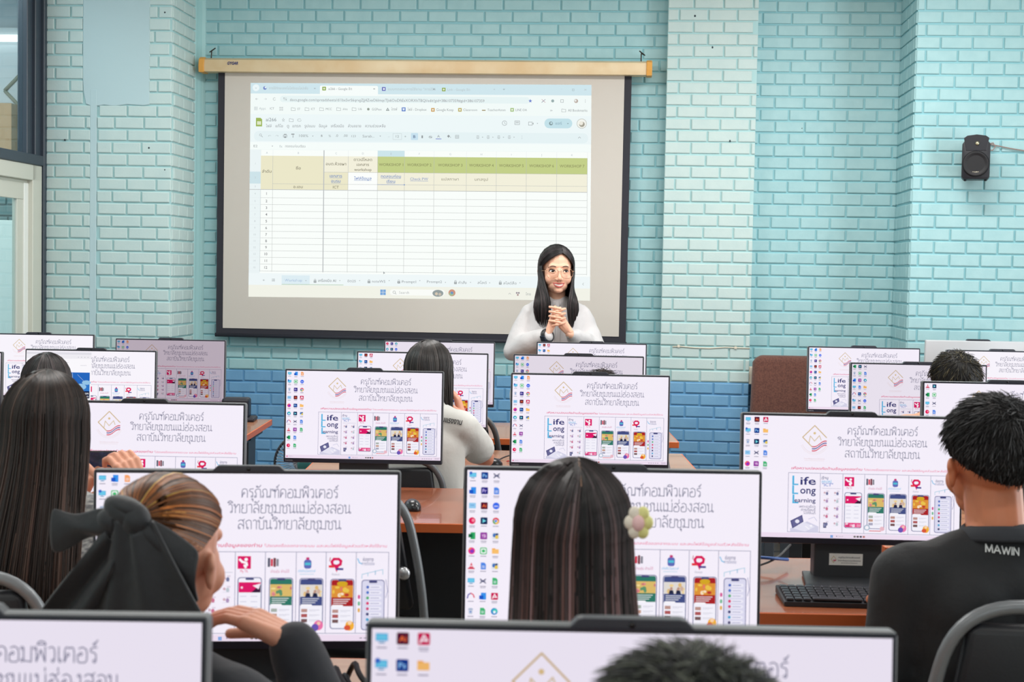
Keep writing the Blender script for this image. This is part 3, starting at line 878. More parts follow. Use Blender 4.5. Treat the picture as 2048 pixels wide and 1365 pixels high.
a, b = z6(312, 646); pm.line([(a - 2.4, b + 1.2), (a, b - 1.2), (a + 2.4, b + 1.2)], .6, GR, 5)
a, b = z6(393, 648); pm.disc(a - 2, b - 2, 1.8, 1.8, (150, 140, 150), 5); pm.disc(a + 2, b - 2, 1.8, 1.8, (150, 140, 150), 5); pm.disc(a, b + 2, 1.8, 1.8, (170, 140, 140), 5)
a, b = z6(472, 662); pm.text('ไทย', a, b, 5, GR, 5, 'l', 10)
a, b = z5(1530, 975); pm.poly([(a - 1.6, b - 3), (a + 2, b + 1), (a + .2, b + 1.2), (a - 1.4, b + 3)], (150, 156, 160), 8); 
M_PROJ = glow_mat('projector picture', 1.0)
def to_screen(x, y, l):
    u, z = bil(x, y)
    return (u, -.0016 - l, z)
link('projected_picture', pm.mesh('projected_picture', to_screen, .0001), M_PROJ, scr)

# ------------------------------------------------------------------ speaker and small wall things
u0, z0 = on_wall(1923, 358, P_R + .2); u1, z1 = on_wall(1981, 277, P_R + .2)
sw, sh = u1 - u0, z1 - z0
sp = root('wall_speaker', 'black wall-mounted loudspeaker on the turquoise brick wall', 'loudspeaker', W((u0 + u1) / 2, P_R + .2, z0), math.radians(-17))
M_SPK = mat('black speaker plastic', (20, 21, 30), 0.45, bump=(200, 0.2, 0.001))
bm = bmesh.new()
prism(bm, [(-sw / 2, .012), (-sw / 2 + .01, 0), (sw / 2 - .01, 0), (sw / 2, .012), (sw / 2, sh - .03), (sw / 2 - .012, sh - .012), (0, sh), (-sw / 2 + .012, sh - .012), (-sw / 2, sh - .03)], 0, .13, bevel=.006)
auto_smooth(bmo('cabinet', bm, M_SPK, sp))
bm = bmesh.new()
lathe(bm, [(.062, 0), (.066, .004), (.060, .007), (.052, .004), (.03, -.006), (.012, -.004), (.002, -.004)], 28, (0, -.001, .078), Matrix.Rotation(PI / 2, 3, 'X'))
bmo('woofer', bm, mat('dark woofer grille', (14, 14, 20), 0.6), sp)
bm = bmesh.new()
prism(bm, [(-.05, .145), (.05, .145), (.062, .21), (.045, .222), (0, .228), (-.045, .222), (-.062, .21)], -.002, .01, bevel=.002)
bmo('horn', bm, mat('speaker horn plastic', (24, 25, 34), 0.35), sp)
bm = bmesh.new(); lathe(bm, [(.011, 0), (.009, .006), (.003, .009), (.001, .009)], 16, (.004, -.002, .182), Matrix.Rotation(PI / 2, 3, 'X')); bmo('tweeter', bm, mat('dull brass tweeter', (196, 190, 160), 0.3, 0.8), sp)
bm = bmesh.new()
box(bm, (0, .165, sh * .5), (.05, .07, .06), bevel=.004); bmo('wall_bracket', bm, M_SPK, sp)
for k in (-1, 1):
    bm = bmesh.new(); lathe(bm, [(.006, -.008), (.007, 0), (.004, .001)], 10, (k * .05, .03, -.0005)); bmo('foot', bm, M_SPK, sp)
mk = Marks(); mk.text('KARS', 0, 0, .011, (224, 214, 190), 2, 'c', .03, 0.02)
link('lettering', mk.mesh('lettering', lambda x, y, l: (x, -.0012 - l, .028 - y)), mat('pale badge print', (224, 214, 190), 0.4), sp)
bm = bmesh.new()
pa = [on_wall(x, y, P_R + .02) for x, y in ((1979, 288), (1986, 286), (1991, 293), (1985, 301), (1979, 300))]
pb = [on_wall(x, y, P_R + .02) for x, y in ((1980, 289), (1996, 292), (2020, 297), (2050, 302), (2120, 312))]
tube(bm, [W(u, P_R + .02, z) for u, z in pa], .0035, 6); tube(bm, [W(u, P_R + .02, z) for u, z in pb], .0032, 6)
tag(bmo('speaker_cable', bm, mat('grey pink speaker wire', (150, 130, 124), 0.6)), 'thin grey wire looping from the wall speaker to the right', 'cable')
bm = bmesh.new()
pa = [on_wall(x, y, P_C + .012) for x, y in ((1345, 694), (1357, 693), (1390, 696), (1420, 697), (1450, 695), (1471, 696), (1500, 697))]
tube(bm, [W(u, P_C + .012, z) for u, z in pa], .0035, 6)
for k in (1, 5): box(bm, W(pa[k][0], P_C + .012, pa[k][1]), (.014, .014, .014), bevel=.002)
tag(bmo('wall_cable', bm, mat('cream cable', (226, 218, 200), 0.5)), 'cream cable clipped across the pale brick pillar', 'cable')
u0, z0 = on_wall(1500, 768, 0.05); u1, z1 = on_wall(1504, 733, 0.05)
bm = bmesh.new(); box(bm, (0, 0, 0), (.035, .05, z1 - z0), bevel=.004)
o = bmo('cable_duct', bm, mat('cream plastic duct', (228, 222, 206), 0.5)); o.matrix_world = Matrix.Translation(W(U_C1 + .018, .075, (z0 + z1) / 2)) @ WR.to_4x4()
tag(o, 'short cream plastic cable duct at the foot of the pillar beside the brown chair', 'cable duct')
# nail holes in the paint
bm = bmesh.new()
for x, y, p in ((1604, 257, 0), (1390, 32, P_C), (1425, 95, P_C), (1510, 214, 0), (1423, 728, P_C), (1460, 282, P_C), (365, 100, P_L)):
    if x == 365: continue
    u, z = on_wall(x, y, p + .006)
    ellipsoid(bm, W(u, p + .0065, z), (.006, .003, .007), None, 8, 6)
for x, y in ((130, 280), (330, 340), (298, 296), (330, 25)):
    u, z = on_wall(x, y, P_L + .006); ellipsoid(bm, W(u, P_L + .0065, z), (.006, .003, .006), None, 8, 6)
struct(bmo('wall_nail_holes', bm, mat('dark hole', (60, 74, 80), 0.9)))
# ------------------------------------------------------------------ what the screens show
GLY = {}
def glyph(ch, adv, lines, loops=()):
    GLY[ch] = (adv, lines, loops)
glyph('ค', 8.2, [[(2.5, 4.3), (1, 0.2), (1, 7), (1.7, 9.2), (4, 10), (6.2, 9.2), (7, 7), (7, 0)]], [(3.1, 5, .95)])
glyph('ร', 6.4, [[(4.7, 1), (4.7, 5.4), (3.6, 6.5), (1.5, 7), (1, 8.3), (1.8, 9.5), (5.4, 10)]], [(3.7, 1, .95)])
glyph('ภ', 8.2, [[(2.1, .6), (2.1, 5), (1, 6.6), (1.6, 8.8), (4.3, 10), (6.4, 9.2), (7, 7.4), (7, 0)]], [(1.1, 1, .95)])
glyph('ณ', 11, [[(2.1, .6), (2.1, 5), (1, 6.6), (1.6, 8.8), (3.8, 10), (5.6, 8.8), (6, 7), (6, .2), (8, 1.6)], [(9.9, 1), (9.9, 10)]], [(1.1, 1, .95), (8.9, 1, .95)])
glyph('ฑ', 9, [[(1.9, 9.2), (2.8, 7.2), (3.9, 9.8), (3.9, 0)], [(3.9, 6), (6, 9.6), (7.2, 9.8), (7.9, 8.4), (7.9, 0)]], [(1, 8.9, .95)])
glyph('อ', 8, [[(2.4, 5.2), (1, 5), (1, 1), (2, 0), (5.6, 0), (6.8, 1.4), (7, 5.6), (6.4, 8.6), (4, 10), (1.6, 9)]], [(3, 5.6, .95)])
glyph('ม', 8.2, [[(2.1, 9), (2.1, 1)], [(2.1, .8), (7, .2)], [(7, 0), (7, 10)]], [(1.1, 9, .95), (1.1, 1, .95)])
glyph('น', 8.4, [[(2.1, 9), (2.1, .2), (6, 1.8)], [(6, 1), (6, 10)]], [(1.1, 9, .95), (7, 1, .95)])
glyph('พ', 9, [[(2.1, 9), (2.1, .2), (4.9, 8), (7.7, .2), (7.7, 10)]], [(1.1, 9, .95)])
glyph('ว', 6.2, [[(4.7, 1), (4.9, 6), (4.4, 9), (2.8, 10), (.9, 9)]], [(3.7, 1, .95)])
glyph('เ', 4, [[(1.2, 10), (1.2, 1)]], [(2.2, 1, .95)])
glyph('แ', 7.4, [[(1.2, 10), (1.2, 1)], [(4.8, 10), (4.8, 1)]], [(2.2, 1, .95), (5.8, 1, .95)])
glyph('ต', 8.4, [[(2.5, 4.3), (1, .2), (1, 7.4), (1.7, 9.6), (3, 9.8), (4, 8.9), (5, 9.8), (6.5, 9.4), (7.1, 7), (7.1, 0)]], [(3.1, 5, .95)])
glyph('ท', 8.2, [[(2.1, 9), (2.1, 0)], [(2.1, 5.4), (5, 9.6), (6.3, 9.9), (7, 8.6), (7, 0)]], [(1.1, 9, .95)])
glyph('ย', 7.8, [[(1.1, 8.4), (1.3, 6.6), (2.8, 5.7), (1.2, 4.6), (1.1, 1), (2, 0), (5.8, 0), (6.7, 1), (6.7, 10)]], [(2.1, 9, .95)])
glyph('า', 5.6, [[(.8, 8.8), (1.8, 10), (3.4, 10), (4.5, 8.8), (4.5, 0)]])
glyph('ล', 8, [[(1.1, 1), (1.1, 3.6), (2.4, 5.6), (4.4, 5.4), (6.8, 3)], [(1.2, 8.6), (2.8, 10), (5.2, 10), (6.8, 8.2), (6.8, 0)]], [(2.1, 1, .95)])
glyph('ส', 8.2, [[(1.1, 1), (1.1, 3.6), (2.4, 5.6), (4.4, 5.4), (6.8, 3)], [(1.2, 8.6), (2.8, 10), (5.2, 10), (6.8, 8.2), (6.8, 0)], [(5.6, 8.8), (7.8, 11)]], [(2.1, 1, .95)])
glyph('ช', 8, [[(1.8, 9.3), (3.2, 7.6), (2.2, 5.8), (2.2, 1), (3, 0), (5.6, 0), (6.4, 1), (6.4, 7), (5, 8.2), (7.4, 10)]], [(1.1, 8.8, .95)])
glyph('ฮ', 8.4, [[(2.4, 5.2), (1, 5), (1, 1), (2, 0), (5.6, 0), (6.8, 1.4), (7, 5.2), (5.4, 7.6), (3.6, 10), (1.6, 9)], [(4.4, 8.4), (7.6, 10.6)]], [(3, 5.6, .95)])
glyph('ง', 6.4, [[(5, 9), (5, 2), (3.8, .2), (.6, 4.2)]], [(4, 9, .95)])
glyph('ถ', 8.2, [[(2.1, 1), (2.1, 5), (1, 6.6), (1.6, 8.8), (4.3, 10), (6.4, 9.2), (7, 7.4), (7, 0)]], [(3.1, 1, .95)])
glyph('บ', 8, [[(2.1, 9), (2.1, .8), (3, 0), (6, 0), (6.9, 1), (6.9, 10)]], [(1.1, 9, .95)])
glyph('ุ', 0, [[(-1.3, -1.6), (-1.3, -4.2)]], [(-2.1, -1.9, .7)])
glyph('ั', 0, [[(-4.6, 11.8), (-2.6, 11.8), (-1, 14)]], [(-5.2, 12.4, .8)])
glyph('์', 0, [[(-2.2, 12.7), (-.6, 14.6)]], [(-2.8, 12, .8)])
glyph('ิ', 0, [[(-6.4, 11.4), (-5.6, 13), (-3.6, 13.6), (-1.6, 12.8), (-.9, 11.4), (-6.4, 11.4)]])
glyph('่', 0, [[(-1.6, 11.6), (-1.6, 14)]])

ASP = 16 / 9
def looped_thai(mk, s, cx, base, width, col, layer, wt=.74):
    tot = sum(GLY[c][0] for c in s)
    k = width / tot
    x = cx - width / 2
    for c in s:
        adv, ls, lo = GLY[c]
        f = lambda p: (x + p[0] * k, base - p[1] * k * ASP)
        for l in ls:
            mk.line([f(p) for p in l], wt * k, col, layer, ASP)
        for (a, b, r) in lo:
            mk.line([f((a + r * math.cos(2 * PI * i / 8), b + r * math.sin(2 * PI * i / 8))) for i in range(8)], wt * k * .8, col, layer, ASP, closed=True)
        x += adv * k

INK = (82, 86, 120)
def photo_strip(mk, x0, y0, x1, y1, cols, layer, seed):
    rnd = random.Random(seed)
    n = len(cols)
    mk.rect(x0, y0, x1, y1, cols[0], layer)
    for i in range(9):
        a = rnd.uniform(x0, x1 - .006); b = rnd.uniform(y0, y1 - .012)
        w = rnd.uniform(.003, .009); h = rnd.uniform(.006, .016)
        mk.disc(min(a + w, x1 - w), min(b + h, y1 - h), w, h, cols[rnd.randrange(1, n)], layer + 1, 8)

def wallpaper(mk):
    mk.rect(0, 0, 1, 1, (248, 244, 252), 0)
    # the college emblem: open diamond, letter M, flag ribbon, pale ring of writing
    G = (206, 178, 120)
    cx, cy, r = .327, .172, .055
    D = [(cx, cy - r * ASP), (cx + r, cy), (cx, cy + r * ASP), (cx - r, cy)]
    mk.line([D[2], D[3], D[0], D[1]], .0040, G, 2, ASP)
    mk.line([(cx - .026, cy + .052), (cx - .020, cy - .012), (cx, cy + .03), (cx + .022, cy - .016), (cx + .03, cy + .02)], .0032, (214, 192, 146), 2, ASP)
    mk.disc(cx, cy - .035, .0058, .0058 * ASP, (222, 196, 140), 2)
    for i, c in enumerate(((214, 60, 90), (250, 240, 246), (64, 64, 150), (250, 240, 246), (214, 60, 90))):
        up = []; lo = []
        for k in range(9):
            t = k / 8
            x = cx - .012 + t * .068
            y = cy + .072 - t * .045 + .010 * math.sin(t * 6.0) + i * .0085
            up.append((x, y)); lo.append((x, y + .0088))
        mk.poly(up + lo[::-1], c, 3)
    for rr, n, c in ((.060, 26, (232, 214, 214)), (.067, 26, (236, 222, 220))):
        for k in range(n):
            a = math.radians(25 + 130 * k / (n - 1))
            x, y = cx + rr * math.cos(a), cy + .02 + rr * math.sin(a) * ASP
            mk.rect(x - .0012, y - .003, x + .0012, y + .003, c, 2)
    mk.text('วิทยาลัยชุมชนแม่ฮ่องสอน', cx, .353, .010, (226, 196, 196), 2, 'c', .095, 0, 0, ASP)
    mk.rect(cx - .045, .362, cx + .045, .3645, (236, 220, 220), 2)
    looped_thai(mk, 'ครุภัณฑ์คอมพิวเตอร์', .640, .142, .326, INK, 3)
    looped_thai(mk, 'วิทยาลัยชุมชนแม่ฮ่องสอน', .640, .234, .412, INK, 3)
    looped_thai(mk, 'สถาบันวิทยาลัยชุมชน', .640, .330, .348, INK, 3)
    P = (226, 62, 120)
    mk.text('เพื่อความปลอดภัยด้านข้อมูลของท่าน', .222, .437, .020, P, 3, 'l', .328, .012, .18, ASP)
    mk.text('โปรดลงชื่อออกจากระบบ และลบไฟล์ข้อมูลส่วนตัวหลังใช้งาน', .557, .437, .017, (232, 84, 134), 3, 'l', .411, 0, .18, ASP)
    # the seven panels
    L = (110, 112, 150)
    X = [.209, .357, .461, .561, .664, .764, .865, .975]
    Y0, Y1 = .465, .955
    mk.frame(X[0], Y0, X[-1], Y1, .0016, L, 3, ASP)
    for x in X[1:-1]:
        mk.rect(x - .0008, Y0, x + .0008, Y1, L, 3)
    CY, NV = (84, 184, 226), (58, 60, 118)
    for i, (s, y, h, w) in enumerate((('ife', .568, .066, .072), ('ong', .642, .062, .072), ('earning', .718, .036, .098))):
        x0 = (.228, .228, .230)[i]; hh = (.078, .072, .072)[i]
        mk.rect(x0, y - hh, x0 + .0085, y, CY, 3); mk.rect(x0, y - .012, x0 + .028, y, CY, 3)
        mk.text(s, .337, y - (.006 if i < 2 else .01), h, NV, 4, 'r', w, .014, 0, ASP)
    mk.text('เพราะเราเชื่อว่า', .337, .752, .020, NV, 3, 'r', .075, 0, 0, ASP); mk.text('การเรียนรู้', .337, .780, .024, NV, 3, 'r', .066, 0, 0, ASP); mk.text('ไม่มีที่สิ้นสุด', .337, .804, .018, NV, 3, 'r', .055, 0, 0, ASP)
    mk.poly([(.222, .955), (.222, .925), (.30, .865), (.352, .905), (.352, .955)], (214, 214, 232), 3)
    mk.poly([(.222, .862), (.276, .812), (.283, .868), (.232, .925)], (84, 84, 132), 4); mk.poly([(.228, .866), (.273, .822), (.278, .866), (.236, .914)], (106, 106, 150), 5)
    mk.disc(.254, .866, .010, .016, (236, 236, 246), 6); mk.poly([(.236, .925), (.283, .870), (.336, .908), (.29, .95)], (232, 232, 244), 4)
    mk.line([(.292, .905), (.31, .93)], .004, (250, 250, 254), 5, ASP); mk.line([(.306, .845), (.332, .828), (.345, .86)], .0025, (200, 200, 224), 4, ASP); mk.disc(.318, .90, .006, .008, (252, 252, 255), 5)
    # panel two: little pictures in pairs
    mk.text('เรียน', .363, .515, .024, NV, 3, 'l', .030, .01, 0, ASP); mk.text('ออนไลน์', .363, .543, .022, CY, 3, 'l', .046, .01, 0, ASP); mk.text('"ICT"', .366, .572, .026, (70, 120, 200), 3, 'l', .050, .008, 0, ASP)
    mk.rect(.366, .588, .452, .591, (190, 190, 206), 3)
    rnd = random.Random(5)
    for r in range(5):
        for c in range(2):
            x, y = .372 + c * .048, .625 + r * .063
            mk.disc(x + .006, y, .005, .009, (212, 180, 190), 3, 8); mk.disc(x + .017, y + .006, .006, .014, [(176, 150, 190), (206, 120, 150), (120, 124, 160), (190, 204, 210)][rnd.randrange(4)], 3, 8)
            mk.rect(x, y + .018, x + .024, y + .020, (206, 206, 220), 3); mk.rect(x + .014, y - .018, x + .026, y - .008, (224, 214, 226), 3)
    mk.rect(.374, .873, .388, .915, (90, 92, 130), 4); mk.rect(.377, .880, .385, .905, (140, 142, 176), 5)
    # panel three
    M = (222, 30, 104)
    mk.rect(.469, .492, .513, .568, M, 3)
    mk.disc(.497, .512, .006, .010, (255, 250, 252), 4, 10); mk.line([(.476, .512), (.484, .526), (.498, .532), (.500, .545), (.492, .548), (.496, .56)], .0075, (255, 250, 252), 4, ASP)
    mk.text('My TK', .491, .590, .017, M, 3, 'c', .026, 0, 0, ASP)
    # panel four to seven heads
    for i, c in enumerate(((90, 92, 110), (216, 70, 90), (120, 60, 70), (140, 140, 150))):
        mk.rrect(.569 + i * .0095, .502 + (i % 2) * .006, .577 + i * .0095, .556 - (i % 2) * .004, .002, c, 3, ASP)
    mk.text('อ่านอุ่น อ่านได้', .610, .590, .017, (200, 90, 140), 3, 'c', .062, 0, .1, ASP)
    mk.rrect(.690, .512, .715, .566, .008, (98, 110, 184), 3, ASP); mk.rect(.693, .530, .712, .545, (84, 196, 214), 4); mk.rrect(.697, .498, .708, .514, .003, (200, 60, 120), 3, ASP)
    mk.text('เก่งคิดวิเคราะห์', .700, .588, .017, CY, 3, 'c', .058, 0, 0, ASP); mk.rect(.676, .598, .724, .601, (170, 210, 226), 3)
    mk.line([(.806, .508), (.790, .508), (.783, .524), (.787, .545), (.800, .550), (.812, .540), (.814, .520), (.806, .508)], .009, (220, 30, 90), 3, ASP); mk.poly([(.790, .548), (.808, .548), (.800, .588)], (220, 30, 90), 3)
    mk.rect(.773, .545, .792, .560, (230, 60, 70), 4); mk.rect(.798, .562, .822, .574, (70, 60, 140), 4); mk.text('ห้องสมุด', .797, .606, .013, (150, 150, 170), 3, 'c', .026, 0, 0, ASP)
    mk.line([(.778, .500), (.776, .520)], .0025, (180, 60, 90), 3, ASP)
    mk.text('ช่องทาง', .905, .520, .022, NV, 3, 'c', .036, .006, 0, ASP); mk.text('การติดต่อ', .905, .544, .020, (90, 100, 150), 3, 'c', .042, 0, 0, ASP); mk.line([(.870, .505), (.876, .53), (.884, .536)], .003, CY, 3, ASP)
    mk.line([(.885, .625), (.885, .600), (.920, .585), (.955, .570), (.955, .60)], .002, (150, 200, 220), 3, ASP); mk.line([(.905, .61), (.905, .590)], .002, (150, 200, 220), 3, ASP); mk.line([(.930, .60), (.930, .578)], .003, (150, 190, 216), 3, ASP)
    # the phones
    def phone(x0, x1, y0, y1, top, kind):
        mk.rrect(x0, y0, x1, y1, .010, (120, 122, 160), 3, ASP, 5); mk.rrect(x0 + .003, y0 + .005, x1 - .003, y1 - .005, .008, (246, 246, 252), 4, ASP, 5)
        a, b = x0 + .004, x1 - .004
        if top:
            mk.rrect(a, y0 + .007, b, y0 + .16, .007, top, 5, ASP, 4); mk.rect(a, y0 + .10, b, y0 + .165, top, 5)
            cols = {'g': [(222, 190, 110), (206, 120, 120), (240, 220, 150), (96, 150, 110), (230, 150, 150)], 'b': [(226, 222, 214), (240, 214, 150), (210, 180, 160), (226, 190, 120)], 'r': [(224, 150, 60), (236, 200, 80), (190, 60, 50), (230, 120, 110), (250, 230, 200)]}[kind]
            photo_strip(mk, a, y0 + .040, b, y0 + .112, cols, 6, kind)
            if kind == 'b':
                for xx in (.35, .68):
                    q = a + (b - a) * xx
                    mk.disc(q, y0 + .080, .005, .010, (190, 150, 130), 8, 8); mk.poly([(q - .009, y0 + .113), (q - .006, y0 + .09), (q + .006, y0 + .09), (q + .009, y0 + .113)], (40, 44, 70), 8)
            if kind == 'r':
                mk.disc((a + b) / 2, y0 + .030, .018, .016, (214, 170, 40), 7)
            for k in range(3): mk.rect(a + .006, y0 + .122 + k * .012, b - .010 - k * .006, y0 + .126 + k * .012, (236, 240, 240), 6)
            mk.rrect(a + .002, y0 + .157, a + .040, y0 + .170, .004, (250, 250, 252), 6, ASP)
            for k in range(3):
                mk.rect(a + .004, y0 + .185 + k * .030, a + .024, y0 + .205 + k * .030, [(190, 150, 140), (176, 90, 90), (120, 90, 90)][k] if kind != 'g' else [(170, 180, 170), (200, 160, 140), (170, 170, 190)][k], 6)
                mk.rect(a + .030, y0 + .190 + k * .030, b - .008, y0 + .193 + k * .030, (200, 200, 212), 6); mk.rect(a + .030, y0 + .198 + k * .030, b - .02, y0 + .2 + k * .030, (210, 210, 222), 6)
        mk.rrect(x0 + (x1 - x0) * .32, y0 + .005, x0 + (x1 - x0) * .68, y0 + .016, .004, (70, 72, 120), 7, ASP)
    phone(.4695, .5505, .618, .912, None, '')
    mk.rect(.4735, .648, .5465, .709, M, 5); mk.poly([(.515, .709), (.5465, .66), (.5465, .709)], (60, 30, 60), 6); mk.poly([(.520, .668), (.5465, .655), (.540, .69)], (250, 236, 244), 7); mk.disc(.484, .680, .004, .007, (250, 220, 236), 6)
    for r in range(4):
        for c in range(2): mk.rect(.478 + c * .036, .730 + r * .032, .500 + c * .036, .734 + r * .032, (206, 206, 222), 5)
    photo_strip(mk, .4735, .868, .5465, .905, [(232, 80, 140), (250, 220, 232), (214, 40, 110), (240, 150, 180)], 5, 's')
    phone(.574, .655, .620, .915, (50, 122, 104), 'g'); phone(.675, .756, .622, .925, (70, 82, 134), 'b'); phone(.779, .860, .626, .928, (172, 38, 42), 'r')
    mk.disc(.575, .905, .014, .024, (170, 190, 206), 6); mk.disc(.575, .905, .009, .016, (246, 246, 250), 7); mk.disc(.645, .912, .011, .018, (236, 190, 200), 8); mk.rect(.585, .928, .640, .934, (220, 90, 90), 7)
    mk.disc(.741, .905, .016, .030, (236, 120, 170), 8); mk.disc(.730, .918, .012, .022, (110, 90, 180), 9); mk.disc(.742, .893, .006, .011, (246, 200, 180), 10)
    mk.disc(.846, .908, .015, .030, (244, 180, 60), 8); mk.disc(.838, .920, .011, .016, (220, 90, 60), 9); mk.disc(.846, .890, .007, .013, (250, 214, 170), 10)
    mk.rrect(.884, .632, .962, .935, .010, (112, 112, 158), 3, ASP, 5); mk.rrect(.8865, .637, .9595, .930, .008, (222, 222, 240), 4, ASP, 5); mk.rrect(.909, .637, .937, .651, .004, (70, 72, 120), 6, ASP)
    for k, c in enumerate(((80, 110, 190), (80, 120, 200), (90, 180, 120), (220, 60, 110), (210, 70, 120), (70, 72, 120), (80, 170, 210), (84, 80, 120))):
        y = .676 + k * .0325
        mk.rrect(.902, y - .010, .952, y + .010, .006, (240, 240, 250), 5, ASP); mk.disc(.905, y, .0052, .0092, c, 6, 10); mk.rect(.914, y - .001, .944, y + .002, (130, 130, 180), 6)
    for y, c in ((.735, (214, 90, 150)), (.775, (120, 190, 150)), (.815, (230, 180, 90))): mk.rrect(.872, y - .012, .880, y + .012, .003, c, 3, ASP)
    mk.line([(.966, .63), (.972, .70), (.966, .74)], .002, (150, 150, 190), 3, ASP)
    # task bar
    mk.rect(0, .962, 1, 1, (240, 226, 240), 1)
    mk.disc(.012, .981, .004, .007, (214, 70, 120), 3); mk.rect(.021, .977, .045, .980, (190, 180, 196), 3); mk.rect(.021, .984, .052, .986, (206, 196, 210), 3)
    for i in (0, 1):
        for k in (0, 1): mk.rect(.408 + i * .0062, .974 + k * .011, .4135 + i * .0062, .9835 + k * .011, (70, 150, 220), 3)
    mk.text('Search', .445, .986, .010, (170, 160, 176), 3, 'l', .022, 0, 0, ASP); mk.disc(.437, .982, .003, .005, (160, 150, 170), 3)
    for k, c in enumerate(((120, 116, 110), (90, 86, 84), (70, 76, 90), (180, 110, 100))): mk.disc(.520 + k * .014, .982, .006, .008, c, 3, 10)
    for k in range(5): mk.rect(.880 + k * .014, .979, .888 + k * .014, .985, (150, 144, 160), 3)
    mk.rect(.962, .974, .992, .977, (150, 144, 160), 3); mk.rect(.962, .985, .992, .988, (160, 150, 170), 3)

